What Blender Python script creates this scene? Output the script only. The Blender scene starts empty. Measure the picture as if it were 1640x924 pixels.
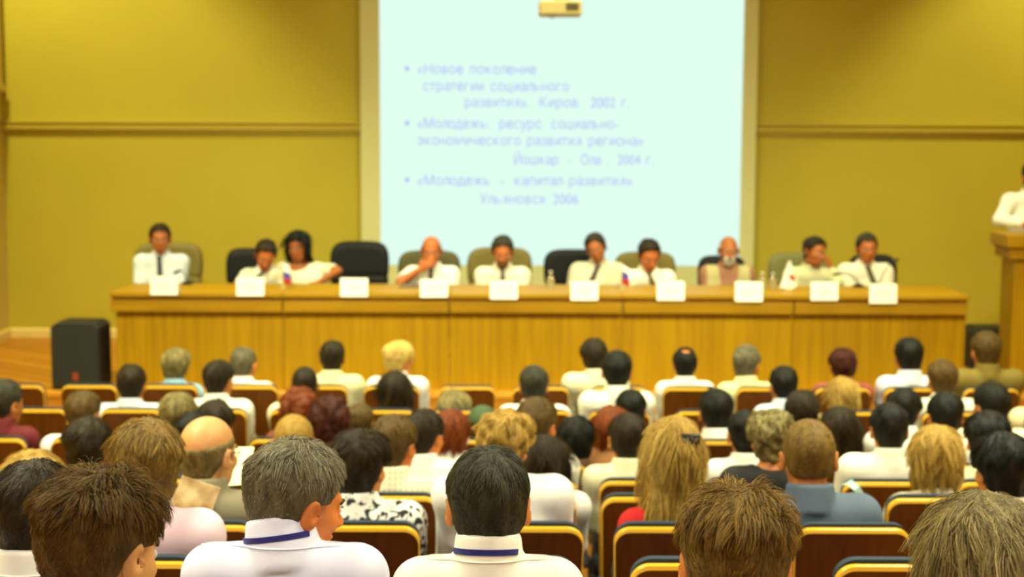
import bpy, bmesh, math, random, re
import numpy as np
from mathutils import Vector, Matrix, Euler

random.seed(7)
RNG = np.random.default_rng(11)
SC = bpy.context.scene
COL = SC.collection
PI = math.pi

# ------------------------------------------------------------------ camera
F_PX, W_PX, H_PX = 2350.0, 1640.0, 924.0
CAM = np.array([0.0, 0.0, 2.75])
PITCH, ROLL = math.radians(6.36), math.radians(0.22)
ROT = Matrix.Rotation(math.pi / 2 - PITCH, 3, 'X') @ Matrix.Rotation(ROLL, 3, 'Z')
ROTN = np.array(ROT)


def at(px, py, Y):
    """World point that the photograph shows at pixel (px, py), at distance Y down the hall."""
    d = ROTN @ np.array([(px - W_PX / 2) / F_PX, -(py - H_PX / 2) / F_PX, -1.0])
    return CAM + d * (Y - CAM[1]) / d[1]


def ppm(Y, z):
    p = np.array([0.0, Y, z]) - CAM
    return F_PX / -(ROTN.T @ p)[2]


# ------------------------------------------------------------------ tagging
def tag(o, label=None, cat=None, group=None, kind=None):
    if label: o['label'] = label
    if cat: o['category'] = cat
    if group: o['group'] = group
    if kind: o['kind'] = kind
    return o


def empty(name, loc=(0, 0, 0), rz=0.0):
    o = bpy.data.objects.new(name, None)
    o.empty_display_size = 0.1
    o.location = loc
    o.rotation_euler = (0, 0, rz)
    COL.objects.link(o)
    return o


def link_mesh(name, me, mats=None, parent=None, smooth=False):
    if mats:
        for m in (mats if isinstance(mats, (list, tuple)) else [mats]):
            me.materials.append(m)
    if smooth:
        me.polygons.foreach_set('use_smooth', [True] * len(me.polygons))
    o = bpy.data.objects.new(name, me)
    COL.objects.link(o)
    if parent is not None:
        o.parent = parent
    return o


class MB:
    """Collects shapes in one bmesh and links them as ONE object."""
    def __init__(self):
        self.bm = bmesh.new()
        self.mi = 0

    def _new(self, geom_verts, M):
        bmesh.ops.transform(self.bm, matrix=M, verts=geom_verts)

    def box(self, lo, hi, bevel=0.0, M=None, seg=2):
        r = bmesh.ops.create_cube(self.bm, size=1.0)
        vs = r['verts']
        s = [hi[i] - lo[i] for i in range(3)]
        c = [(hi[i] + lo[i]) / 2 for i in range(3)]
        self._new(vs, Matrix.Translation(c) @ Matrix.Diagonal((*s, 1)))
        fs = {f for v in vs for f in v.link_faces}
        for f in fs: f.material_index = self.mi
        if bevel > 0:
            es = list({e for v in vs for e in v.link_edges})
            r2 = bmesh.ops.bevel(self.bm, geom=es, offset=bevel, segments=seg, affect='EDGES', profile=0.5)
            vs = list({v for f in r2['faces'] for v in f.verts} | {v for v in vs if v.is_valid})
            for f in r2['faces']: f.material_index = self.mi
        if M is not None:
            self._new(vs, M)
        return self

    def cyl(self, a, b, r1, r2=None, n=16, caps=True):
        a, b = Vector(a), Vector(b)
        r2 = r1 if r2 is None else r2
        d = b - a
        r = bmesh.ops.create_cone(self.bm, cap_ends=caps, segments=n, radius1=r1, radius2=r2, depth=d.length)
        M = Matrix.Translation((a + b) / 2) @ d.to_track_quat('Z', 'Y').to_matrix().to_4x4()
        self._new(r['verts'], M)
        for f in {f for v in r['verts'] for f in v.link_faces}: f.material_index = self.mi
        return self

    def sph(self, c, r, n=16, sc=(1, 1, 1)):
        rr = bmesh.ops.create_uvsphere(self.bm, u_segments=n, v_segments=max(6, n // 2), radius=r)
        self._new(rr['verts'], Matrix.Translation(c) @ Matrix.Diagonal((*sc, 1)))
        for f in {f for v in rr['verts'] for f in v.link_faces}: f.material_index = self.mi
        return self

    def lathe(self, prof, c=(0, 0, 0), n=20):
        rings = []
        for (r, z) in prof:
            rings.append([self.bm.verts.new((c[0] + r * math.cos(2 * PI * k / n), c[1] + r * math.sin(2 * PI * k / n), c[2] + z)) for k in range(n)])
        for a, b in zip(rings, rings[1:]):
            for k in range(n):
                self.bm.faces.new((a[k], a[(k + 1) % n], b[(k + 1) % n], b[k])).material_index = self.mi
        self.bm.faces.new(rings[0][::-1]).material_index = self.mi
        self.bm.faces.new(rings[-1]).material_index = self.mi
        return self

    def tube(self, pts, r, n=8, flat=1.0):
        pts = [Vector(p) for p in pts]
        rings = []
        up = Vector((0, 0, 1))
        for i, p in enumerate(pts):
            t = (pts[min(i + 1, len(pts) - 1)] - pts[max(i - 1, 0)]).normalized()
            x = t.cross(up)
            if x.length < 1e-3: x = t.cross(Vector((0, 1, 0)))
            x.normalize(); y = x.cross(t)
            rings.append([self.bm.verts.new(p + (x * math.cos(2 * PI * k / n) * flat + y * math.sin(2 * PI * k / n)) * r) for k in range(n)])
        for a, b in zip(rings, rings[1:]):
            for k in range(n):
                self.bm.faces.new((a[k], a[(k + 1) % n], b[(k + 1) % n], b[k])).material_index = self.mi
        self.bm.faces.new(rings[0][::-1]); self.bm.faces.new(rings[-1])
        return self

    def prism(self, prof, axis_lo, axis_hi, axis='x'):
        """Profile of (a, b) points extruded along an axis: x -> (y, z), y -> (x, z), z -> (x, y)."""
        def P(t, a, b):
            return {'x': (t, a, b), 'y': (a, t, b), 'z': (a, b, t)}[axis]
        A = [self.bm.verts.new(P(axis_lo, *p)) for p in prof]
        B = [self.bm.verts.new(P(axis_hi, *p)) for p in prof]
        n = len(prof)
        fs = [self.bm.faces.new(A[::-1]), self.bm.faces.new(B)]
        for k in range(n):
            fs.append(self.bm.faces.new((A[k], A[(k + 1) % n], B[(k + 1) % n], B[k])))
        for f in fs: f.material_index = self.mi
        return self

    def build(self, name, mats=None, parent=None, smooth=False, angle=None):
        bmesh.ops.recalc_face_normals(self.bm, faces=self.bm.faces)
        me = bpy.data.meshes.new(name)
        self.bm.to_mesh(me)
        self.bm.free()
        o = link_mesh(name, me, mats, parent, smooth or angle is not None)
        if angle is not None:
            me.set_sharp_from_angle(angle=math.radians(angle))
        return o


def dup(root, loc, rz=0.0, label=None, group=None):
    """A copy of a thing with copies of its parts and sub-parts."""
    r = root.copy(); COL.objects.link(r)
    r.location = loc; r.rotation_euler = (0, 0, rz)
    if label: r['label'] = label
    if group: r['group'] = group
    for ch in list(root.children):
        c = ch.copy(); COL.objects.link(c); c.parent = r
        for g in list(ch.children):
            d = g.copy(); COL.objects.link(d); d.parent = c
    return r


# ------------------------------------------------------------------ materials
def lin(c):
    return tuple(((v / 255) / 12.92 if v / 255 <= 0.04045 else ((v / 255 + 0.055) / 1.055) ** 2.4) for v in c)


MATS = {}


def mat(name, rgb, rough=0.6, var=0.0, scale=8.0, bump=0.0, bscale=40.0, metal=0.0, sheen=0.0, spec=0.5, stretch=(1, 1, 1), rgb2=None, sss=0.0):
    if name in MATS: return MATS[name]
    m = bpy.data.materials.new(name); m.use_nodes = True
    nt = m.node_tree; b = nt.nodes['Principled BSDF']
    c = lin(rgb)
    b.inputs['Base Color'].default_value = (*c, 1)
    b.inputs['Roughness'].default_value = rough
    b.inputs['Metallic'].default_value = metal
    b.inputs['Specular IOR Level'].default_value = spec
    if sheen: b.inputs['Sheen Weight'].default_value = sheen
    if sss:
        b.inputs['Subsurface Weight'].default_value = sss
        b.inputs['Subsurface Radius'].default_value = (0.012, 0.005, 0.002)
    if var or bump or rgb2:
        tc = nt.nodes.new('ShaderNodeTexCoord')
        mp = nt.nodes.new('ShaderNodeMapping'); mp.inputs['Scale'].default_value = stretch
        nt.links.new(tc.outputs['Object'], mp.inputs['Vector'])
    if var or rgb2:
        n = nt.nodes.new('ShaderNodeTexNoise'); n.inputs['Scale'].default_value = scale; n.inputs['Detail'].default_value = 4
        nt.links.new(mp.outputs['Vector'], n.inputs['Vector'])
        r = nt.nodes.new('ShaderNodeValToRGB')
        lo = tuple(v * (1 - var) for v in c); hi = tuple(min(1, v * (1 + var)) for v in c)
        if rgb2: lo, hi = c, lin(rgb2)
        r.color_ramp.elements[0].position = 0.3; r.color_ramp.elements[1].position = 0.7
        r.color_ramp.elements[0].color = (*lo, 1); r.color_ramp.elements[1].color = (*hi, 1)
        nt.links.new(n.outputs['Fac'], r.inputs['Fac'])
        nt.links.new(r.outputs['Color'], b.inputs['Base Color'])
    if bump:
        n2 = nt.nodes.new('ShaderNodeTexNoise'); n2.inputs['Scale'].default_value = bscale; n2.inputs['Detail'].default_value = 3
        nt.links.new(mp.outputs['Vector'], n2.inputs['Vector'])
        bp = nt.nodes.new('ShaderNodeBump'); bp.inputs['Strength'].default_value = bump; bp.inputs['Distance'].default_value = 0.01
        nt.links.new(n2.outputs['Fac'], bp.inputs['Height'])
        nt.links.new(bp.outputs['Normal'], b.inputs['Normal'])
    MATS[name] = m
    return m


def emit(name, rgb, strength):
    if name in MATS: return MATS[name]
    m = bpy.data.materials.new(name); m.use_nodes = True
    nt = m.node_tree; nt.nodes.clear()
    e = nt.nodes.new('ShaderNodeEmission'); o = nt.nodes.new('ShaderNodeOutputMaterial')
    e.inputs['Color'].default_value = (*rgb, 1); e.inputs['Strength'].default_value = strength
    nt.links.new(e.outputs[0], o.inputs[0])
    MATS[name] = m
    return m


def hair_strand_mat(name, dark, light, rough=0.42):
    if name in MATS: return MATS[name]
    m = bpy.data.materials.new(name); m.use_nodes = True
    nt = m.node_tree; b = nt.nodes['Principled BSDF']
    hi = nt.nodes.new('ShaderNodeHairInfo')
    r = nt.nodes.new('ShaderNodeValToRGB')
    r.color_ramp.elements[0].color = (*lin(dark), 1); r.color_ramp.elements[1].color = (*lin(light), 1)
    r.color_ramp.elements[0].position = 0.1; r.color_ramp.elements[1].position = 0.95
    nt.links.new(hi.outputs['Random'], r.inputs['Fac'])
    nt.links.new(r.outputs['Color'], b.inputs['Base Color'])
    b.inputs['Roughness'].default_value = rough
    b.inputs['Specular IOR Level'].default_value = 0.2
    MATS[name] = m
    return m


def pattern_mat(name, base, mark, kind, scale):
    """Printed shirt cloth: 'blot' dark marks, 'plaid' crossed bands, 'stripe'."""
    if name in MATS: return MATS[name]
    m = mat(name, base, rough=0.85)
    nt = m.node_tree; b = nt.nodes['Principled BSDF']
    tc = nt.nodes.new('ShaderNodeTexCoord')
    mix = nt.nodes.new('ShaderNodeMix'); mix.data_type = 'RGBA'
    mix.inputs['A'].default_value = (*lin(base), 1); mix.inputs['B'].default_value = (*lin(mark), 1)
    if kind == 'blot':
        n = nt.nodes.new('ShaderNodeTexNoise'); n.inputs['Scale'].default_value = scale; n.inputs['Detail'].default_value = 2
        n.inputs['Distortion'].default_value = 1.2
        r = nt.nodes.new('ShaderNodeValToRGB'); r.color_ramp.elements[0].position = 0.52; r.color_ramp.elements[1].position = 0.56
        nt.links.new(tc.outputs['Object'], n.inputs['Vector'])
        nt.links.new(n.outputs['Fac'], r.inputs['Fac']); nt.links.new(r.outputs['Color'], mix.inputs['Factor'])
    else:
        w1 = nt.nodes.new('ShaderNodeTexWave'); w1.inputs['Scale'].default_value = scale
        nt.links.new(tc.outputs['Object'], w1.inputs['Vector'])
        if kind == 'plaid':
            w2 = nt.nodes.new('ShaderNodeTexWave'); w2.inputs['Scale'].default_value = scale; w2.bands_direction = 'Z'
            nt.links.new(tc.outputs['Object'], w2.inputs['Vector'])
            a = nt.nodes.new('ShaderNodeMath'); a.operation = 'MULTIPLY'
            nt.links.new(w1.outputs['Fac'], a.inputs[0]); nt.links.new(w2.outputs['Fac'], a.inputs[1])
            nt.links.new(a.outputs[0], mix.inputs['Factor'])
        else:
            nt.links.new(w1.outputs['Fac'], mix.inputs['Factor'])
    nt.links.new(mix.outputs['Result'], b.inputs['Base Color'])
    return m


def wood_mat(name, dark, light, rough=0.4, axis='z', scale=6.0, bump=0.05):
    """Straight-grained timber, grain running along the axis."""
    if name in MATS: return MATS[name]
    st = {'x': (0.25, 6, 6), 'y': (6, 0.25, 6), 'z': (6, 6, 0.25)}[axis]
    return mat(name, dark, rough=rough, rgb2=light, scale=scale, stretch=st, bump=bump, bscale=scale * 5, spec=.25)
# ------------------------------------------------------------------ implicit surfaces -> one continuous mesh
def v3(*a):
    return np.array(a, dtype=float)


def nrm(q):
    return np.sqrt(np.einsum('ij,ij->i', q, q))


def cap(P, a, b, r1, r2):
    ab = b - a; L = max(ab @ ab, 1e-9)
    t = np.clip(((P - a) @ ab) / L, 0, 1)
    return nrm(P - a - t[:, None] * ab) - (r1 + (r2 - r1) * t)


def ell(P, c, r, R=None):
    q = P - c
    if R is not None: q = q @ R
    r = np.asarray(r, float)
    k0 = nrm(q / r); k1 = np.maximum(nrm(q / (r * r)), 1e-6)
    return k0 * (k0 - 1) / k1


def ecap(P, a, b, u, ru1, ru2, rv1, rv2):
    """Capsule with an elliptic section: half-width ru along u, rv across it."""
    ab = b - a; L = max(ab @ ab, 1e-9)
    t = np.clip(((P - a) @ ab) / L, 0, 1)
    q = P - a - t[:, None] * ab
    qu = q @ u
    rest = np.sqrt(np.maximum(np.einsum('ij,ij->i', q, q) - qu * qu, 0))
    ru = ru1 + (ru2 - ru1) * t; rv = rv1 + (rv2 - rv1) * t
    return (np.sqrt((qu / ru) ** 2 + (rest / rv) ** 2) - 1) * np.minimum(ru, rv)


def smin(a, b, k):
    h = np.maximum(k - np.abs(a - b), 0) / k
    return np.minimum(a, b) - h * h * k * 0.25


def smax(a, b, k):
    return -smin(-a, -b, k)


def rbox(P, c, half, r):
    q = np.abs(P - c) - (np.asarray(half) - r)
    return nrm(np.maximum(q, 0)) + np.minimum(q.max(axis=1), 0) - r


_K = [RNG.normal(size=(10, 3)) for _ in range(3)]
_PH = [RNG.uniform(0, 6.28, 10) for _ in range(3)]


def wob(P, freq, seed=0):
    """Smooth noise in about -1..1 from crossed sine waves."""
    K = _K[seed % 3] / np.linalg.norm(_K[seed % 3], axis=1)[:, None] * np.linspace(0.6, 1.7, 10)[:, None] * freq
    return np.sin(P @ K.T + _PH[seed % 3] + seed).sum(axis=1) / 3.2


def surface(f, lo, hi, h, name, B=8):
    lo = np.asarray(lo, float); hi = np.asarray(hi, float)
    nb = np.maximum(np.ceil((hi - lo) / (h * B)).astype(int), 1)
    N = nb * B + 1
    g = [lo[i] + (np.arange(nb[i]) * B + B / 2) * h for i in range(3)]
    C = np.stack(np.meshgrid(*g, indexing='ij'), -1).reshape(-1, 3)
    D = f(C)
    V = np.ones(N, dtype=np.float32)
    sg = np.where(D < 0, -1.0, 1.0).reshape(nb)
    V[:-1, :-1, :-1] = np.repeat(np.repeat(np.repeat(sg, B, 0), B, 1), B, 2)
    act = np.argwhere((np.abs(D) < h * B * 1.15 + 0.012).reshape(nb))
    off = np.stack(np.meshgrid(*[np.arange(B)] * 3, indexing='ij'), -1).reshape(-1, 3)
    step = max(1, 200000 // len(off))
    for i in range(0, len(act), step):
        idx = (act[i:i + step, None, :] * B + off[None]).reshape(-1, 3)
        V[idx[:, 0], idx[:, 1], idx[:, 2]] = f(lo + idx * h)
    S = V < 0
    cs = S[:-1, :-1, :-1].astype(np.int8)
    cnt = np.zeros_like(cs)
    corners = [(i, j, k) for i in (0, 1) for j in (0, 1) for k in (0, 1)]
    n0, n1, n2 = N - 1
    for (i, j, k) in corners:
        cnt += S[i:i + n0, j:j + n1, k:k + n2]
    cell = np.argwhere((cnt > 0) & (cnt < 8))
    if len(cell) == 0:
        return None
    ids = np.full((n0, n1, n2), -1, dtype=np.int64)
    ids[cell[:, 0], cell[:, 1], cell[:, 2]] = np.arange(len(cell))
    cv = {c: V[cell[:, 0] + c[0], cell[:, 1] + c[1], cell[:, 2] + c[2]].astype(float) for c in corners}
    acc = np.zeros((len(cell), 3)); num = np.zeros(len(cell))
    for a in corners:
        for ax in range(3):
            if a[ax] == 0:
                b = tuple(1 if q == ax else a[q] for q in range(3))
                va, vb = cv[a], cv[b]
                m = (va < 0) != (vb < 0)
                t = np.where(m, va / np.where(np.abs(va - vb) < 1e-12, 1, va - vb), 0)
                p = np.tile(np.array(a, float), (len(cell), 1)); p[:, ax] += t
                acc += np.where(m[:, None], p, 0); num += m
    vert = lo + (cell + acc / num[:, None]) * h
    quads = []
    for ax in range(3):
        u, w = (ax + 1) % 3, (ax + 2) % 3
        sl_a = [slice(None)] * 3; sl_b = [slice(None)] * 3
        sl_a[ax] = slice(0, -1); sl_b[ax] = slice(1, None)
        A, Bq = S[tuple(sl_a)], S[tuple(sl_b)]
        e = np.argwhere(A != Bq)
        ok = (e[:, u] > 0) & (e[:, w] > 0) & (e[:, u] < N[u] - 1) & (e[:, w] < N[w] - 1)
        e = e[ok]
        flip = ~A[e[:, 0], e[:, 1], e[:, 2]]
        def cid(du, dw):
            q = e.copy(); q[:, u] += du; q[:, w] += dw
            return ids[q[:, 0], q[:, 1], q[:, 2]]
        q = np.stack([cid(-1, -1), cid(0, -1), cid(0, 0), cid(-1, 0)], 1)
        q[flip] = q[flip][:, ::-1]
        quads.append(q)
    Q = np.concatenate(quads)
    me = bpy.data.meshes.new(name)
    me.vertices.add(len(vert)); me.vertices.foreach_set('co', vert.astype(np.float32).ravel())
    me.loops.add(len(Q) * 4); me.loops.foreach_set('vertex_index', Q.astype(np.int32).ravel())
    me.polygons.add(len(Q)); me.polygons.foreach_set('loop_start', np.arange(0, len(Q) * 4, 4, dtype=np.int32))
    me.update(calc_edges=True)
    me.polygons.foreach_set('use_smooth', [True] * len(Q))
    return me


def verts_of(me):
    a = np.empty(len(me.vertices) * 3, dtype=np.float32); me.vertices.foreach_get('co', a)
    n = np.empty(len(me.vertices) * 3, dtype=np.float32); me.vertex_normals.foreach_get('vector', n)
    return a.reshape(-1, 3).astype(float), n.reshape(-1, 3).astype(float)


def set_verts(me, P):
    me.vertices.foreach_set('co', P.astype(np.float32).ravel()); me.update()
# ------------------------------------------------------------------ people
HAIRCOL = {
    'black': ((9, 10, 4), (30, 30, 14)), 'darkbrown': ((24, 18, 5), (66, 50, 18)),
    'brown': ((56, 41, 12), (134, 104, 44)), 'lightbrown': ((76, 58, 18), (176, 140, 62)),
    'blond': ((128, 96, 30), (226, 192, 96)), 'paleblond': ((170, 135, 55), (250, 228, 140)),
    'grey': ((50, 44, 26), (182, 174, 138)), 'darkgrey': ((26, 26, 15), (92, 90, 66)),
    'auburn': ((84, 34, 8), (168, 88, 28)), 'darkred': ((38, 12, 8), (104, 46, 22)),
    'white': ((170, 160, 130), (235, 228, 205)), 'ash': ((66, 57, 24), (204, 186, 118)),
}
SKIN = {'fair': (212, 156, 96), 'tan': (194, 122, 58), 'ruddy': (206, 120, 56), 'deep': (140, 86, 38), 'stage': (184, 104, 48), 'stagetan': (168, 96, 42)}  # panel skins darkened to put top-lit shade into the faces


def head_bits(Q, ears=True):
    d = ell(Q, v3(0, -.012, .035), (.075, .098, .087))
    d = smin(d, ell(Q, v3(0, .028, -.03), (.061, .066, .083)), .03)
    d = smin(d, ell(Q, v3(0, .042, -.078), (.043, .043, .036)), .025)
    d = smin(d, ell(Q, v3(0, .078, .024), (.046, .016, .012)), .015)
    for s in (-1, 1):
        d = smin(d, ell(Q, v3(s * .044, .058, -.022), (.018, .024, .018)), .02)
        d = smax(d, -ell(Q, v3(s * .031, .106, .004), (.017, .018, .012)), .012)
        d = smin(d, ell(Q, v3(s * .031, .083, .003), (.0115, .0085, .0085)), .004)
    d = smin(d, cap(Q, v3(0, .092, .008), v3(0, .114, -.028), .007, .012), .012)
    for s in (-1, 1):
        d = smin(d, ell(Q, v3(s * .011, .104, -.031), (.008, .011, .008)), .006)
    d = smin(d, ell(Q, v3(0, .092, -.058), (.023, .010, .006)), .006)
    d = smin(d, ell(Q, v3(0, .089, -.070), (.019, .010, .007)), .006)
    if ears:
        for s in (-1, 1):
            Re = np.array(Matrix.Rotation(s * -0.45, 3, 'Z') @ Matrix.Rotation(-0.15, 3, 'X'))
            e = ell(Q, v3(s * .086, -.012, -.004), (.0085, .021, .034), Re)
            e = smax(e, -ell(Q, v3(s * .0965, -.005, .002), (.009, .0095, .018), Re), .005)
            d = smin(d, e, .008)
    return d


def hair_fn(st, o):
    th0, th1 = {'short': (.004, .018), 'crop': (.004, .007), 'medium': (.014, .028), 'bushy': (.030, .040), 'bob': (.024, .034),
                'long': (.014, .026), 'ring': (.003, .006), 'updo': (.013, .026), 'thin': (.006, .008), 'curly': (.018, .036)}[st]
    cover = st in ('bushy', 'bob', 'long')
    nape = {'crop': -.050, 'short': -.076, 'medium': -.078, 'ring': -.066, 'thin': -.06, 'updo': -.055, 'curly': -.078}.get(st, -.085)
    low = o.get('len', .14)

    def f(Q):
        d = smin(ell(Q, v3(0, -.012, .035), (.075, .098, .087)), cap(Q, v3(0, -.020, -.03), v3(0, -.028, -.11), .058, .054), .04)
        d = smin(d, ell(Q, v3(0, .012, -.02), (.068, .07, .07)), .03)
        t = np.clip((Q[:, 2] + .09) / .17, 0, 1); t = t * t * (3 - 2 * t)
        d = d - (th0 + (th1 - th0) * t)
        if cover:
            zl = np.interp(Q[:, 1], [-.11, .00, .03, .05, .075, .10], [nape, nape, -.05, .035, .078, .10])
        else:
            zl = np.interp(Q[:, 1], [-.11, -.048, -.034, -.018, .018, .032, .05, .075, .10], [nape, nape, -.035, .012, .018, .022, .068, .092, .108])
        zl = zl + .55 * np.maximum(np.abs(Q[:, 0]) - .026, 0) * np.clip((Q[:, 1] - .045) / .03, 0, 1)
        d = smax(d, (zl - Q[:, 2]) * .6, .008)
        if not cover:
            for s in (-1, 1):
                d = smax(d, -ell(Q, v3(s * .092, -.006, -.012), (.026, .028, .036)), .006)
        if st == 'ring':
            d = smax(d, (Q[:, 2] - (.026 + .22 * (Q[:, 1] + .11))) * .9, .010)
        if st == 'thin':
            d = smax(d, -ell(Q, v3(0, .05, .12), (.055, .075, .06)), .012)
        if o.get('spot'):
            d = smax(d, -ell(Q, v3(0, -.062, .112), (.034, .036, .030)), .008)
        if st == 'bob':
            e = ell(Q, v3(0, -.018, -.035), (.105, .098, .125))
            e = smax(e, (-.135 - Q[:, 2]), .02)
            e = smax(e, -ell(Q, v3(0, .105, -.045), (.075, .10, .115)), .015)
            d = smin(d, e, .02)
        if st == 'bushy':
            e = ell(Q, v3(0, -.02, .01), (.112, .108, .118))
            e = smax(e, -ell(Q, v3(0, .10, -.045), (.075, .085, .10)), .015)
            e = smax(e, -.095 - Q[:, 2], .02)
            d = smin(d, e, .02)
        if st == 'long':
            w = o.get('hw2', .09)
            d = smin(d, ecap(Q, v3(0, -.05, .02), v3(0, -.085, -low), v3(1, 0, 0), .088, w, .055, .030), .03)
            for s in (-1, 1):
                d = smin(d, cap(Q, v3(s * .072, -.005, .0), v3(s * w * .92, -.03, -low * .9), .028, .024), .025)
            d = smax(d, -ell(Q, v3(0, .10, -.05), (.070, .085, .115)), .012)
        if st == 'updo':
            d = smin(d, ell(Q, v3(0, -.10, .06), (.052, .04, .046)), .02)
        return d
    return f, th1


_shared = {}


def shared_mesh(key, fn):
    if key not in _shared: _shared[key] = fn()
    return _shared[key]


def place(name, me, parent, loc=(0, 0, 0), R=None):
    o = bpy.data.objects.new(name, me); COL.objects.link(o); o.parent = parent
    o.location = loc
    if R is not None: o.rotation_euler = R.to_euler()
    return o


def mesh_eye():
    mb = MB()
    mb.sph((0, 0, 0), .0112, 14)
    me_o = mb.build('eye', [mat('eye_white', (215, 205, 185), .25), mat('eye_iris', (40, 26, 14), .2)], None, True)
    me = me_o.data
    for p in me.polygons:
        if p.center.y > .0088: p.material_index = 1
    bpy.data.objects.remove(me_o)
    return me


def mesh_shoe():
    def f(P):
        d = ecap(P, v3(0, -.05, .045), v3(0, .13, .03), v3(1, 0, 0), .040, .042, .045, .030)
        d = smin(d, cap(P, v3(0, -.03, .06), v3(0, -.03, .11), .042, .040), .03)
        return smax(d, -P[:, 2], .004)
    me = surface(f, (-.07, -.13, -.02), (.07, .2, .17), .01, 'shoe')
    me.materials.append(mat('shoe_leather', (32, 24, 18), .35))
    return me


def legs_sdf(P, hip, knees, ankles, off=0.0, bw=1.0):
    d = ecap(P, hip + v3(-.05, 0, 0), hip + v3(.05, 0, 0), v3(0, 1, 0), .112, .112, .104, .104)
    for k, a, s in zip(knees, ankles, (-1, 1)):
        d = smin(d, cap(P, hip + v3(s * .08, 0, -.006), k, .086, .062), .05)
        d = smin(d, cap(P, k, a, .060, .042), .03)
    return d - off


SEAT_H = 0.45


def seated_joints(hz):
    hip = v3(0, 0, hz)
    return hip, [v3(-.098, .41, hz - .005), v3(.098, .41, hz - .005)], [v3(-.11, .44, .10), v3(.11, .44, .10)]


def mesh_trousers(key, rgb, hz, stand=False):
    def make():
        if stand:
            hip = v3(0, 0, hz); kn = [v3(-.10, .015, .5), v3(.10, .015, .5)]; an = [v3(-.11, -.02, .08), v3(.11, -.02, .08)]
        else:
            hip, kn, an = seated_joints(hz)
        f = lambda P: smax(legs_sdf(P, hip, kn, an, .012), P[:, 2] - hz - .10, .01)
        me = surface(f, (-.3, -.2, -.02), (.3, .65, hz + .2), .015, 'trousers')
        me.materials.append(mat('trouser_' + key, rgb, .85))
        return me
    return shared_mesh(('tr', key, round(hz, 3), stand), make)


def hand_sdf(P, w, d, n, curl=0.5, side=1):
    """Palm and five fingers; w wrist, d towards the fingertips, n out of the back of the hand."""
    d = d / np.linalg.norm(d); n = n - d * (n @ d); n = n / np.linalg.norm(n)
    x = np.cross(d, n) * side
    R = np.stack([x, d, n], 1)
    r = ell(P, w + d * .045, (.040, .052, .016), R)
    for i, (px, L) in enumerate(((-.028, .060), (-.009, .074), (.011, .068), (.029, .052))):
        a = w + d * .082 + x * px
        b = a + (d * math.cos(curl * .5) - n * math.sin(curl * .5)) * L * .55
        c = b + (d * math.cos(curl * 1.4) - n * math.sin(curl * 1.4)) * L * .50
        r = smin(r, np.minimum(cap(P, a, b, .0095, .0088), cap(P, b, c, .0088, .0075)), .006)
    a = w + d * .028 - x * .033; b = a - x * .026 + d * .030 - n * .008; c = b + d * .028 + x * .006 - n * .006
    r = smin(r, np.minimum(cap(P, a, b, .012, .0105), cap(P, b, c, .0105, .0085)), .008)
    return r


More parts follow.
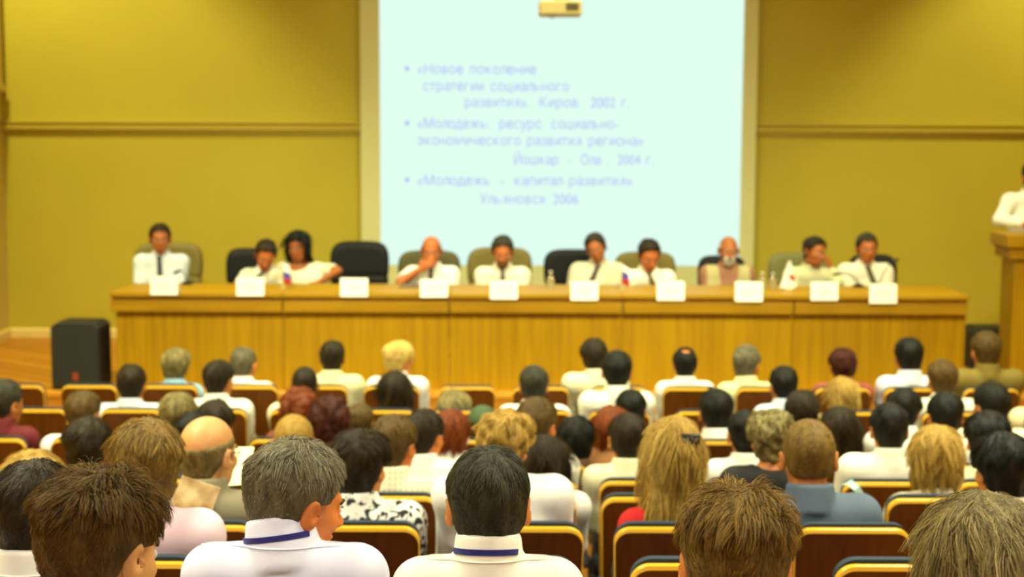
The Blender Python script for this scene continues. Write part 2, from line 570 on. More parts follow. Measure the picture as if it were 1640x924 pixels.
def hair_strands(name, me, Rn, sc, Hc, n, L, radius, m, parent, st, lift=.25, seed=0, clump=1.0):
    """Real hair: short strands that leave the scalp and lie along it."""
    rg = np.random.default_rng(seed)
    P, Nv = verts_of(me)
    Q0 = (P - Hc) @ Rn / sc
    okv = np.arange(len(P))
    if st not in ('long', 'bob', 'bushy'):                              # keep the ears free of hair
        okv = okv[~((np.abs(Q0[:, 0]) > .058) & (Q0[:, 1] > -.050) & (Q0[:, 1] < .040) & (Q0[:, 2] < .040))]
    idx = okv[rg.integers(0, len(okv), n)]
    Q = (P[idx] - Hc) @ Rn / sc; Nq = Nv[idx] @ Rn
    Q = Q + rg.normal(0, .002, Q.shape)
    crown = v3(.008, -.045, .118)
    flow = Q - crown
    near_c = np.exp(-(nrm(flow) / .035) ** 2)[:, None]
    flow[:, 2] -= .05
    whirl = np.cross(Q - crown, v3(0, 0, 1)); whirl /= np.maximum(nrm(whirl), 1e-4)[:, None]
    flow = flow + near_c * (whirl * .08 + rg.normal(0, .04, Q.shape))
    if st in ('long', 'bob'):
        flow = flow * .5 + v3(0, 0, -.12)
    flow /= np.maximum(nrm(flow), 1e-5)[:, None]
    az = np.arctan2(Q[:, 0], -Q[:, 1])
    T = np.stack([np.cos(az), np.sin(az), nrm(Q - crown) * 9], 1)
    sw = wob(T, 4.0, 1)[:, None] * np.cross(flow, Nq) * .35            # locks that swing together
    flow = flow + sw + rg.normal(0, .13, Q.shape)
    flow -= Nq * np.einsum('ij,ij->i', flow, Nq)[:, None] * .92
    flow /= np.maximum(nrm(flow), 1e-5)[:, None]
    ln = L * rg.uniform(.55, 1.25, n)
    if st not in ('long', 'bob', 'bushy'):
        ln = ln * (.28 + .72 * np.clip((Q[:, 2] - .025) / .075, 0, 1))
        ln = np.maximum(ln, L * .32)
    lf = lift * rg.uniform(.4, 1.5, n) * (1 + .6 * wob(T, 6.0, 2)) * (1 + 1.2 * near_c[:, 0])
    if st not in ('long', 'bob', 'bushy'):
        lf = lf * np.clip((Q[:, 2] + .01) / .09, .3, 1)
    ts = np.array([0, .35, .7, 1.0])
    pts = np.empty((n, 4, 3))
    for i, t in enumerate(ts):
        pts[:, i] = Q - Nq * .0025 + flow * (ln * t)[:, None] + Nq * ((lf * ln) * (t - .55 * t * t))[:, None] + v3(0, 0, -1) * (ln * .22 * t * t)[:, None]
    side = np.clip((.075 - Q[:, 2]) / .05, 0, 1) if st not in ('long', 'bob', 'bushy') else np.zeros(n)
    pts -= (Nq * (ln * side)[:, None])[:, None, :] * (ts ** 2 * .34)[None, :, None]
    if st in ('long', 'bob'):                                           # loose waves
        lat = np.cross(flow, Nq); ph = wob(T, 3.0, 2) * 3
        pts += lat[:, None, :] * (.011 * ts[None, :] * np.sin(ts[None, :] * 5 + ph[:, None]))[:, :, None]
    K = max(20, n // 45)
    g = rg.integers(0, n, K)
    own = np.empty(n, dtype=int)
    for i in range(0, n, 2000):
        own[i:i + 2000] = ((Q[i:i + 2000, None, :] - Q[g][None]) ** 2).sum(-1).argmin(1)
    G = pts[g][own]
    wgt = (np.array([0, .12, .38, .62]) * clump)[None, :, None]
    pts = pts * (1 - wgt) + (G + (pts[:, :1] - G[:, :1]) * .35) * wgt
    pts = (pts.reshape(-1, 3) * sc) @ Rn.T + Hc
    hc = bpy.data.hair_curves.new(name)
    hc.add_curves([4] * n)
    hc.attributes['position'].data.foreach_set('vector', pts.astype(np.float32).ravel())
    ra = hc.attributes.get('radius') or hc.attributes.new('radius', 'FLOAT', 'POINT')
    ra.data.foreach_set('value', np.tile(np.array([1, .95, .7, .25]) * radius, n).astype(np.float32))
    hc.materials.append(m)
    o = bpy.data.objects.new(name, hc); COL.objects.link(o); o.parent = parent
    return o


def person(label, group=None, root=(0, 0, 0), rz=0.0, head=None, yaw=0, pitch=0, roll=0, sc=1.0, hair='short', hcol='brown', skin='tan',
           shirt=(240, 235, 215), shirt_mat=None, sleeves='long', bw=1.0, h=.011, hs=.012, strands=600, seat=SEAT_H, stand=False, seed=0,
           extras=(), arms=None, trousers=('grey', (70, 64, 52)), ho=None, nk=.120, eyes=True, collar=True, ty=0.0, slen=None, srad=None, lift=.25, dark=0.55):
    """One seated or standing figure: skin is one continuous surface, hair and clothes are its parts."""
    ho = ho or {}
    t = empty('person', root, rz)
    tag(t, label, 'person', group)
    hz = (seat + .126) if not stand else .96
    Rm = Matrix.Rotation(math.radians(yaw), 3, 'Z') @ Matrix.Rotation(math.radians(pitch), 3, 'X') @ Matrix.Rotation(math.radians(roll), 3, 'Y')
    Rn = np.array(Rm)
    Hc = np.asarray(head, float)
    Rh = np.array(Matrix.Rotation(math.radians(yaw * .3), 3, 'Z') @ Matrix.Rotation(math.radians(pitch * .5), 3, 'X') @ Matrix.Rotation(math.radians(roll * .5), 3, 'Y'))
    N = Hc + Rh @ v3(0, -.045, -nk) * sc
    hip = v3(0, 0, hz)
    u = v3(math.cos(ty), math.sin(ty), 0)
    chest = hip + (N - hip) * .60 + v3(0, .012, 0)
    sw = .166 * bw
    S = {s: N + u * (s * sw) + v3(0, .005, -.055) for s in (-1, 1)}
    E, Wr, HD = {}, {}, {}
    for s in (-1, 1):
        a = (arms or {}).get(s)
        if a:
            E[s], Wr[s] = np.asarray(a[0], float), np.asarray(a[1], float)
            HD[s] = (np.asarray(a[2], float), np.asarray(a[3], float))
        else:
            E[s] = S[s] + v3(s * .004, .10, -.26)
            if stand: E[s] = S[s] + v3(s * .05, .02, -.29)
            E[s][2] = max(E[s][2], hz + .075) if not stand else E[s][2]
            Wr[s] = v3(s * .10, .32, max(hz + .075, E[s][2] - .1)) if not stand else E[s] + v3(s * -.02, .2, -.10)
            HD[s] = (v3(-s * .35, 1, -.25), v3(0, .2, 1))
    if stand:
        kn = [v3(-.10, .015, .5), v3(.10, .015, .5)]; an = [v3(-.11, -.02, .08), v3(.11, -.02, .08)]
    else:
        _, kn, an = seated_joints(hz)
    nk0, nk1 = N + v3(0, .0, -.03), Hc + Rn @ v3(0, -.024, -.06) * sc

    coldir = (nk1 - nk0) + v3(0, 0, .05); coldir = coldir / np.linalg.norm(coldir)

    def torso(P, off):
        d = ecap(P, hip, chest, u, .158 * bw, .172 * bw, .112 * min(bw, .98), .112 * min(bw, 1.04))
        d = smin(d, ecap(P, chest, N + v3(0, .008, -.065), u, .172 * bw, .100 * bw, .112 * bw, .070), .06)
        for s in (-1, 1):
            d = smin(d, cap(P, N + u * (s * .035) + v3(0, .004, -.045), S[s], .042, .057 * bw), .07)
        return d - off

    def upper(P, s, r):
        return cap(P, S[s], E[s], .052 * bw + r, .042 * bw + r)

    def lower(P, s, r):
        return cap(P, E[s], Wr[s], .041 * bw + r, .027 * bw + r)

    def body(P):
        d = torso(P, 0)
        for s in (-1, 1):
            d = smin(d, upper(P, s, 0), .035)
            d = smin(d, lower(P, s, 0), .02)
            d = smin(d, hand_sdf(P, Wr[s], *HD[s], curl=.55, side=s), .012)
        d = smin(d, legs_sdf(P, hip, kn, an), .04)
        d = smin(d, cap(P, nk0, nk1, .058 * sc, .053 * sc), .035)
        Q = (P - Hc) @ Rn / sc
        return smin(d, head_bits(Q) * sc, .022)

    allp = np.array([hip, N, Hc, *S.values(), *E.values(), *Wr.values(), *kn, *an])
    lo = allp.min(0) - v3(.2, .2, .12); hi = allp.max(0) + v3(.2, .22, .2)
    lo[2] = max(lo[2], .01)
    me = surface(body, lo, hi, h, 'body')
    me.materials.append(mat('skin_' + skin, SKIN[skin], .5, var=.08, scale=30, spec=.35))
    place('body', me, t)

    # clothes
    def shirt_f(P):
        d = torso(P, .012)
        for s in (-1, 1):
            up = upper(P, s, .012)
            if sleeves == 'short':
                ax = (E[s] - S[s]); L = np.linalg.norm(ax); ax = ax / L
                up = cap(P, S[s], S[s] + ax * L * .82, .052 * bw + .013, .047 * bw + .022)
                up = smax(up, (P - S[s]) @ ax - L * .80, .006)
            d = smin(d, up, .035)
            if sleeves == 'long':
                ax = (Wr[s] - E[s]); L = np.linalg.norm(ax); ax = ax / L
                lw = smax(lower(P, s, .011), (P - E[s]) @ ax - L * .95, .004)
                d = smin(d, lw, .02)
        if sleeves == 'none':
            d = smax(d, -(np.minimum(upper(P, 1, .004), upper(P, -1, .004))), .01)
        if collar:
            cd = coldir; L = (.098 if h < .0055 else .080) * sc
            c = cap(P, nk0, nk0 + cd * .14 * sc, .082 * sc, .066 * sc)
            c = smax(c, (P - nk0) @ cd - L, .006)
            c = smax(c, .02 + .25 * ((P - nk0) @ v3(0, 1, 0) - .06) - (P - nk0) @ cd, .004)
            d = smin(d, c, .008)
        else:
            d = smax(d, -cap(P, nk0 + v3(0, .03, .0), nk1, .085 * sc, .075 * sc), .01)
        d = smax(d, hz - .03 - P[:, 2], .01)
        k = np.clip((N[2] - P[:, 2]) / .25, 0, 1)
        return d + (.0042 * wob(P * v3(1, 1, .5), 20, seed) + .003 * np.minimum(wob(P * v3(.7, .7, 1.2), 26, seed + 1) ** 2, 1.3)) * k
    me = surface(shirt_f, lo, hi, hs, 'shirt')
    me.materials.append(shirt_mat or mat('cloth_%d_%d_%d' % tuple(shirt), shirt, .82, bump=.45, bscale=9, stretch=(1, 1, .6)))
    sh_o = place('jacket' if 'jacket' in ho.get('wear', '') else 'shirt', me, t)
    tm = mesh_trousers(trousers[0], trousers[1], hz, stand)
    place('trousers', tm, t)
    sm = shared_mesh('shoe', mesh_shoe)
    for a in an:
        place('shoe', sm, t, (a[0], a[1] + (.02 if not stand else .03), 0))

    # hair
    dk, lt = HAIRCOL[hcol]
    if hair:
        hf, th = hair_fn(hair, ho)
        fq = lambda P: hf((P - Hc) @ Rn / sc) * sc
        hl = Hc - v3(.19, .19, .17 + (ho.get('len', .14) if hair == 'long' else .02)); hh = Hc + v3(.19, .19, .21)
        hm = surface(fq, hl, hh, min(h, .009), 'hair')
        P, Nv = verts_of(hm)
        Q = (P - Hc) @ Rn / sc
        az = np.arctan2(Q[:, 0], -Q[:, 1])
        T = np.stack([np.cos(az), np.sin(az), nrm(Q - v3(.008, -.045, .118)) * (3 if hair in ('long', 'bob') else 8)], 1)
        amp = {'crop': .001, 'ring': .0015, 'thin': .001, 'short': .003, 'medium': .004, 'bushy': .009, 'curly': .010, 'bob': .005, 'long': .006, 'updo': .005}[hair]
        if hair in ('curly', 'bushy'):
            dsp = wob(Q, 95, seed) * amp
        else:
            dsp = wob(T, 11, seed) * amp
        set_verts(hm, P + Nv * dsp[:, None])
        cap_m = mat('hair_' + hcol, tuple(a + (b - a) * .10 for a, b in zip(dk, lt)), .6, rgb2=tuple(a + (b - a) * .45 for a, b in zip(dk, lt)),
                    scale=45, stretch=(1, 1, .35), bump=.5, bscale=120, spec=.25)
        hm.materials.append(cap_m)
        hobj = place('hair', hm, t)
        if strands:
            L = slen or {'crop': .010, 'ring': .012, 'thin': .010, 'short': .028, 'medium': .045, 'bushy': .045, 'curly': .03, 'bob': .08, 'long': .12, 'updo': .05}[hair]
            hair_strands('hair_strands', hm, Rn, sc, Hc, strands, L, srad or .0008, hair_strand_mat('strand_' + hcol, dk, lt), hobj, hair, lift=lift, seed=seed)
    # eyes and brows
    if eyes:
        em = shared_mesh('eye', mesh_eye)
        bm_ = mat('brow_' + hcol, dk, .7)
        for s in (-1, 1):
            o = place('eye', em, t, tuple(Hc + Rn @ v3(s * .031, .0835, .003) * sc), Rm)
            mb = MB(); mb.tube([tuple(Hc + Rn @ v3(s * x, y, z) * sc) for x, y, z in ((.014, .0965, .021), (.026, .0975, .025), (.038, .090, .025), (.048, .078, .020))], .0034 * sc, 6)
            mb.build('eyebrow', bm_, t, True)
    info = dict(coldir=coldir, root=t, N=N, Hc=Hc, Rn=Rn, Rm=Rm, sc=sc, shirt=shirt_f, nk0=nk0, nk1=nk1, body=body, S=S, E=E, Wr=Wr, hip=hip, chest=chest)
    for ex in extras:
        ex(info)
    return info


def march(f, p, d, thr, step=.003, n=220):
    p = np.asarray(p, float); d = np.asarray(d, float); d = d / np.linalg.norm(d)
    for i in range(n):
        v = f(p[None])[0]
        if v < thr: break
        p = p + d * max(min(v - thr, .03) * .7, .0008)
    return p


def ribbon(name, pts, nor, w, th, m, parent):
    mb = MB(); bm = mb.bm; rows = []
    pts = [Vector(p) for p in pts]; nor = [Vector(n).normalized() for n in nor]
    for i, p in enumerate(pts):
        t = (pts[min(i + 1, len(pts) - 1)] - pts[max(i - 1, 0)]).normalized()
        s = t.cross(nor[i]).normalized() * ((w[i] if hasattr(w, '__len__') else w) / 2)
        n = nor[i] * th
        rows.append([bm.verts.new(q) for q in (p - s, p + s, p + s + n, p - s + n)])
    for a, b in zip(rows, rows[1:]):
        for k in range(4):
            bm.faces.new((a[k], a[(k + 1) % 4], b[(k + 1) % 4], b[k]))
    bm.faces.new(rows[0]); bm.faces.new(rows[-1][::-1])
    return mb.build(name, m, parent)


def tie(rgb, w=.075):
    def ex(i):
        m = mat('tie_%d_%d_%d' % rgb, rgb, .6)
        N, hip = i['N'], i['hip']
        pts, ws = [], []
        for k in range(12):
            q = k / 11
            p = N + v3(0, 0, .005) + (hip + v3(0, 0, .09) - N) * q
            p = march(i['shirt'], p + v3(0, .35, 0), (0, -1, 0), .004)
            pts.append(p); ws.append(.045 if k == 0 else .034 + (w - .034) * q)
        ribbon('tie', pts, [v3(0, 1, .15)] * 12, ws, .004, m, i['root'])
    return ex


def lanyard(rgb=(38, 40, 130), w=.013):
    def ex(i):
        cd = i['coldir']; c = i['nk0'] + cd * .076 * i['sc']
        ux = np.cross(cd, v3(0, 1, 0)); ux /= np.linalg.norm(ux); uy = np.cross(ux, cd) * -1
        pts, nn = [], []
        for k in range(29):                                    # round the nape, then tucked under the collar points
            a = math.radians(-146 + 128 * k / 28)
            r = ux * math.cos(a) + v3(0, 1, 0) * math.sin(a)
            dz = -.016 * (1 + math.sin(a))
            p = march(i['shirt'], c + r * .15 + cd * dz, -r, .0012)
            pts.append(p); nn.append(r)
        m = mat('lanyard_%d_%d_%d' % rgb, rgb, .6)
        ribbon('lanyard', pts, nn, w, .003, m, i['root'])
    return ex


def glasses(rgb=(18, 16, 14)):
    def ex(i):
        m = mat('glasses_frame', rgb, .3)
        X = lambda x, y, z: tuple(i['Hc'] + i['Rn'] @ v3(x, y, z) * i['sc'])
        mb = MB()
        for s in (-1, 1):
            mb.tube([X(s * .031 + .021 * math.cos(a), .105 - .02 * abs(math.cos(a)) * (s * math.cos(a) > 0), .002 + .016 * math.sin(a)) for a in np.linspace(0, 2 * PI, 15)], .0017, 6)
            mb.tube([X(s * .052, .095, .006), X(s * .078, .06, .008), X(s * .088, -.002, .018), X(s * .089, -.022, .002)], .0022, 6)
        mb.tube([X(-.010, .108, .004), X(0, .112, .007), X(.010, .108, .004)], .0017, 6)
        mb.build('glasses', m, i['root'], True)
    return ex


def beard(hcol, full=True):
    def ex(i):
        def f(P):
            Q = (P - i['Hc']) @ i['Rn'] / i['sc']
            d = head_bits(Q, False) - (.012 if full else .006)
            d = smax(d, Q[:, 2] + .036 - .25 * np.maximum(np.abs(Q[:, 0]) - .03, 0) , .008)
            d = smax(d, .035 - Q[:, 1], .01)
            d = smax(d, np.abs(Q[:, 0]) - .047, .01)
            d = smax(d, -ell(Q, v3(0, .105, -.064), (.022, .03, .008)), .004)
            d = smax(d, -ell(Q, v3(0, .105, -.032), (.018, .03, .012)), .004)
            return d * i['sc']
        me = surface(f, i['Hc'] - .16, i['Hc'] + .16, .006, 'beard')
        if me is None: return
        dk, lt = HAIRCOL[hcol]
        me.materials.append(mat('beard_' + hcol, dk, .75, rgb2=lt, scale=60, bump=.4, bscale=120))
        place('beard', me, i['root'])
    return ex


def hair_clip(rgb, loc, size=(.03, .012, .02), name='hair_clip'):
    def ex(i):
        mb = MB()
        c = i['Hc'] + i['Rn'] @ v3(*loc) * i['sc']
        M = Matrix.Translation(c) @ i['Rm'].to_4x4()
        mb.box((-size[0], -size[1], -size[2]), size, .006, M, 3)
        for k in range(4):
            x = -size[0] * .7 + size[0] * 1.4 * k / 3
            mb.box((x - .002, -size[1] - .004, -size[2] - .01), (x + .002, size[1] * .4, size[2] * .4), 0, M)
        mb.build(name, mat('clip_%d_%d_%d' % rgb, rgb, .35), i['root'], True)
    return ex


def earrings(rgb=(235, 200, 110)):
    def ex(i):
        for s in (-1, 1):
            MB().sph(tuple(i['Hc'] + i['Rn'] @ v3(s * .090, -.008, -.042) * i['sc']), .007, 12).build('earring', mat('earring_gold', rgb, .25, metal=.8), i['root'], True)
    return ex


def cap_hat(rgb):
    def ex(i):
        def f(P):
            Q = (P - i['Hc']) @ i['Rn'] / i['sc']
            d = ell(Q, v3(0, -.012, .045), (.090, .112, .095))
            d = smax(d, .035 - Q[:, 2], .006)
            b = ecap(Q, v3(0, .08, .04), v3(0, .15, .03), v3(1, 0, 0), .075, .06, .008, .006)
            return smin(d, b, .01) * i['sc']
        me = surface(f, i['Hc'] - .2, i['Hc'] + .25, .008, 'cap')
        me.materials.append(mat('cap_green', rgb, .8, bump=.2, bscale=60))
        place('cap', me, i['root'])
    return ex


def shirt_yoke(rgb):
    """The sewn seam across the shoulders and the folded collar edge."""
    def ex(i):
        m = mat('seam_%d_%d_%d' % rgb, rgb, .85)
        N, S = i['N'], i['S']
        pts = []
        for k in range(17):
            q = -1 + k / 8
            p = N + v3(0, 0, -.075 - .012 * abs(q)) + (S[1] - S[-1]) / 2 * q * .98
            p = march(i['shirt'], p + v3(0, -.3, 0), (0, 1, 0), .0008)
            pts.append(tuple(p))
        MB().tube(pts, .0013, 5).build('yoke_seam', m, i['root'], True)
        c0 = i['nk0']; c1 = c0 + i['coldir'] * .098 * i['sc']
        pts = []
        for k in range(21):
            a = math.radians(-235 + 290 * k / 20)
            r = v3(math.cos(a), math.sin(a), 0)
            p = march(i['shirt'], c0 + (c1 - c0) * .56 + r * .2 + v3(0, 0, -.012 * (1 + math.sin(a))), -r, .001)
            pts.append(tuple(p))
        MB().tube(pts, .0022, 6).build('collar_edge', i_m(i), i['root'], True)
    return ex


def i_m(i):
    for c in i['root'].children:
        if c.name.startswith('shirt'): return c.data.materials[0]
    return None


def vest(rgb):
    """A sleeveless waistcoat, open down the front."""
    def ex(i):
        def f(P):
            d = i['shirt'](P) - .010
            for s in (-1, 1):
                d = smax(d, s * P[:, 0] - (i['N'][0] * s + .185), .01)
            d = smax(d, P[:, 2] - i['N'][2] - .02, .006)
            k = .035 + .05 * np.clip((P[:, 2] - i['N'][2] + .30) / .3, 0, 1)
            return smax(d, -smax(np.abs(P[:, 0] - i['N'][0]) - k, .02 - (P[:, 1] - i['N'][1]), .005), .004)
        me = surface(f, i['N'] - v3(.3, .3, .5), i['N'] + v3(.3, .35, .12), .008, 'vest')
        me.materials.append(mat('vest_%d_%d_%d' % rgb, rgb, .85, bump=.15, bscale=40))
        place('vest', me, i['root'])
    return ex
# ------------------------------------------------------------------ the hall
ROWD = [2.02, 2.95, 3.917, 4.80, 5.69, 6.58, 7.46, 8.35, 9.23, 10.10]
ROWTOPY = {2: 905, 3: 846, 4: 798, 5: 772, 6: 745, 7: 711, 8: 659, 9: 619}
CHAIR_H = 0.93
ztop = {k: at(820, y, ROWD[k])[2] for k, y in ROWTOPY.items()}
ztop[1] = at(820, 985, ROWD[1])[2]; ztop[0] = at(820, 1115, ROWD[0])[2]
z9 = (ztop[9] + ztop[8] + ztop[7]) / 3
for k in (7, 8, 9): ztop[k] = z9
FLOOR0 = z9 - CHAIR_H
rowz = {k: ztop[k] - CHAIR_H - FLOOR0 for k in ztop}      # tread heights, front floor at 0
# move everything so the front floor lies at z = 0
CAM = CAM - np.array([0, 0, FLOOR0])

STAGE_F = 11.22
Z_ST = at(820, 629, STAGE_F)[2]
WALL_Y = 14.1
WALL_L = at(11, 400, WALL_Y)[0]
WALL_R = 6.2
CEIL = 6.1
BACK_Y = -3.2

wall_m = mat('wall_paint', (178, 162, 36), .75, var=.03, scale=1.5)
side_m = mat('side_wall_paint', (208, 186, 92), .75)
trim_m = mat('trim_paint', (184, 164, 44), .6)
ceil_m = mat('ceiling_paint', (238, 225, 190), .9)
base_m = mat('baseboard_paint', (222, 196, 110), .5)
deskwood = wood_mat('desk_veneer', (152, 112, 2), (178, 137, 4), .45, 'z', 5.0)
deskwood_x = wood_mat('desk_top_veneer', (148, 108, 3), (170, 130, 6), .5, 'x', 5.0)
deskdark = wood_mat('desk_groove', (120, 76, 10), (140, 90, 16), .5, 'x', 5.0)


def floor_mat():
    m = mat('hall_floor_parquet', (150, 96, 30), .35, rgb2=(178, 118, 42), scale=3, stretch=(5, .6, 5), bump=.04)
    return m


def board_mat():
    m = bpy.data.materials.new('stage_boards'); m.use_nodes = True
    nt = m.node_tree; b = nt.nodes['Principled BSDF']; b.inputs['Roughness'].default_value = .42
    tc = nt.nodes.new('ShaderNodeTexCoord'); mp = nt.nodes.new('ShaderNodeMapping'); mp.inputs['Rotation'].default_value = (0, 0, math.radians(38))
    br = nt.nodes.new('ShaderNodeTexBrick')
    br.inputs['Color1'].default_value = (*lin((186, 122, 22)), 1); br.inputs['Color2'].default_value = (*lin((168, 104, 16)), 1)
    br.inputs['Mortar'].default_value = (*lin((104, 60, 8)), 1)
    br.inputs['Scale'].default_value = 1.0; br.inputs['Brick Width'].default_value = 3.2; br.inputs['Row Height'].default_value = .16; br.inputs['Mortar Size'].default_value = .012
    nt.links.new(tc.outputs['Object'], mp.inputs['Vector']); nt.links.new(mp.outputs['Vector'], br.inputs['Vector'])
    nt.links.new(br.outputs['Color'], b.inputs['Base Color'])
    return m


def struct(mb, name, m, **kw):
    o = mb.build(name, m, **kw); o['kind'] = 'structure'; return o


# floor: flat at the front, stepped treads towards the back
mb = MB()
prof = [(STAGE_F + .1, -.25), (STAGE_F + .1, 0.0)]
for k in (6, 5, 4, 3, 2, 1, 0):
    y = ROWD[k] + .52
    zprev = prof[-1][1]
    prof += [(y, zprev), (y, max(rowz[k], 0))]
prof += [(BACK_Y, prof[-1][1]), (BACK_Y, -.25)]
mb.prism(prof, WALL_L, WALL_R, 'x')
struct(mb, 'floor', floor_mat())
# stage
mb = MB()
mb.box((WALL_L, STAGE_F + .02, 0), (WALL_R, WALL_Y, Z_ST - .03))
mb.box((WALL_L, STAGE_F, Z_ST - .03), (WALL_R, WALL_Y, Z_ST))
o = struct(mb, 'floor_stage', board_mat())
mb = MB(); mb.box((WALL_L, STAGE_F - .02, Z_ST - .045), (WALL_R, STAGE_F, Z_ST + .004), .006)
struct(mb, 'trim_1', wood_mat('stage_nosing', (206, 140, 36), (226, 164, 56), .35, 'x', 4))
mb = MB(); mb.box((WALL_L, STAGE_F - .012, 0.0), (WALL_R, STAGE_F + .018, Z_ST - .05))
struct(mb, 'trim_2', wood_mat('stage_riser', (176, 112, 24), (196, 132, 36), .45, 'x', 4))
# walls and ceiling
mb = MB(); mb.box((WALL_L - .2, WALL_Y, -.2), (WALL_R + .2, WALL_Y + .2, CEIL)); struct(mb, 'wall_front', wall_m)
mb = MB(); mb.box((WALL_L - .2, BACK_Y, -.2), (WALL_L, WALL_Y, CEIL)); struct(mb, 'wall_left', side_m)
mb = MB(); mb.box((WALL_R, BACK_Y, -.2), (WALL_R + .2, WALL_Y, CEIL)); struct(mb, 'wall_right', side_m)
mb = MB(); mb.box((WALL_L - .2, BACK_Y - .2, -.2), (WALL_R + .2, BACK_Y, CEIL)); struct(mb, 'wall_back', side_m)
mb = MB(); mb.box((WALL_L - .2, BACK_Y - .2, CEIL), (WALL_R + .2, WALL_Y + .2, CEIL + .2)); struct(mb, 'ceiling', ceil_m)
# wall bulkhead on the left, whose underside shows at the picture's edge
zb = at(5, 134, 13.6)[2]
mb = MB(); mb.box((WALL_L, 12.6, zb), (WALL_L + .06, 13.98, CEIL)); mb.box((WALL_L, 12.55, zb - .06), (WALL_L + .085, 13.99, zb)); struct(mb, 'trim_3', side_m)
# moulding along the front wall
zt = at(820, 206, WALL_Y)[2]
prof = [(0, .055), (-.072, .055), (-.072, .040), (-.040, .032), (-.040, .020), (-.058, .012), (-.058, -.016), (-.030, -.026), (-.030, -.050), (0, -.050)]
mb = MB(); mb.prism([(WALL_Y + a, zt + b) for a, b in prof], WALL_L, WALL_R, 'x'); struct(mb, 'trim_4', trim_m)
prof = [(0, 0), (-.025, 0), (-.025, .075), (-.012, .09), (0, .09)]
mb = MB(); mb.prism([(WALL_Y + a, Z_ST + b) for a, b in prof], WALL_L, WALL_R, 'x'); struct(mb, 'baseboard_front', base_m)
mb = MB(); mb.prism([(WALL_L - a, Z_ST + b) for a, b in prof], STAGE_F, WALL_Y - .03, 'y'); struct(mb, 'baseboard_left', base_m)
# switch on the left wall near the corner
p = at(5, 403, 13.75)
mb = MB(); mb.box((WALL_L, p[1] - .04, p[2] - .045), (WALL_L + .014, p[1] + .04, p[2] + .045), .004)
sw = mb.build('light_switch', mat('switch_plastic', (232, 222, 180), .35))
tag(sw, 'small cream light switch on the left wall beside the stage corner', 'light switch')
mb = MB(); mb.box((WALL_L + .014, p[1] - .018, p[2] - .024), (WALL_L + .021, p[1] + .018, p[2] + .024), .003)
mb.build('rocker', mat('switch_plastic', (232, 222, 180), .35), sw)

# ------------------------------------------------------------------ screen with the projected slide
SY = WALL_Y - .10
xl, xr = at(578, 250, SY)[0], at(1210, 250, SY)[0]
z0 = at(894, 462, SY)[2]
scr = empty('projection_screen', ((xl + xr) / 2, SY, z0))
tag(scr, 'large pale projection screen showing a slide of lilac bulleted text', 'projection screen')
W2 = (xr - xl) / 2
mb = MB(); mb.box((-W2, 0, 0), (W2, .008, CEIL - .22 - z0))
mb.build('screen_fabric', mat('screen_cloth', (206, 204, 138), .8), scr)
mb = MB(); mb.cyl((-W2 - .01, .004, -.012), (W2 + .01, .004, -.012), .016, n=12); mb.build('bottom_bar', mat('screen_bar', (196, 176, 120), .5), scr)
mb = MB(); mb.box((-W2 - .06, -.09, CEIL - .22 - z0), (W2 + .06, .09, CEIL - .04 - z0), .02); mb.build('roller_case', mat('screen_case', (225, 220, 205), .5), scr)
for x in (-W2 + .3, W2 - .3):
    mb = MB(); mb.box((x - .03, -.05, CEIL - .05 - z0), (x + .03, .05, CEIL - z0), .004); mb.build('mounting_bracket', mat('screen_case', (225, 220, 205), .5), scr)
ia, ib, iz0, iz1 = at(609, 250, SY)[0], at(1187, 250, SY)[0], at(894, 425, SY)[2], CEIL - .5
cx = (xl + xr) / 2
mb = MB(); mb.box((ia - cx, -.004, iz0 - z0), (ib - cx, -.0005, iz1 - z0))
mb.build('projected_slide', emit('slide_light', (.70, .94, .81), 1.0), scr)
txt_m = emit('slide_text_light', (.42, .45, .89), 1.0)
LINES = [('\u00abНовое поколение', 668, 861, 110), ('стратегии социального', 677, 913, 137), ('развития\u00bb.  Киров.  2002 г.', 743, 1010, 163),
         ('\u00abМолодежь:  ресурс  социально-', 668, 992, 197), ('экономического развития региона\u00bb', 668, 1032, 224),
         ('Йошкар  -  Ола .  2004 г.', 822, 1048, 255), ('\u00abМолодежь  -  капитал развития\u00bb', 668, 1014, 288), ('Ульяновск 2006', 768, 928, 318)]
GLYPHS = {}


def outline_glyph(ch):
    cu = bpy.data.curves.new('glyph', 'FONT'); cu.body = ch; cu.size = 13.5; cu.resolution_u = 6
    o = bpy.data.objects.new('glyph', cu); COL.objects.link(o); bpy.context.view_layer.update()
    me = bpy.data.meshes.new_from_object(o.evaluated_get(bpy.context.evaluated_depsgraph_get()))
    P = np.array([v.co[:2] for v in me.vertices]); Fc = [tuple(p.vertices) for p in me.polygons]
    bpy.data.objects.remove(o); bpy.data.curves.remove(cu); bpy.data.meshes.remove(me)
    return P, Fc


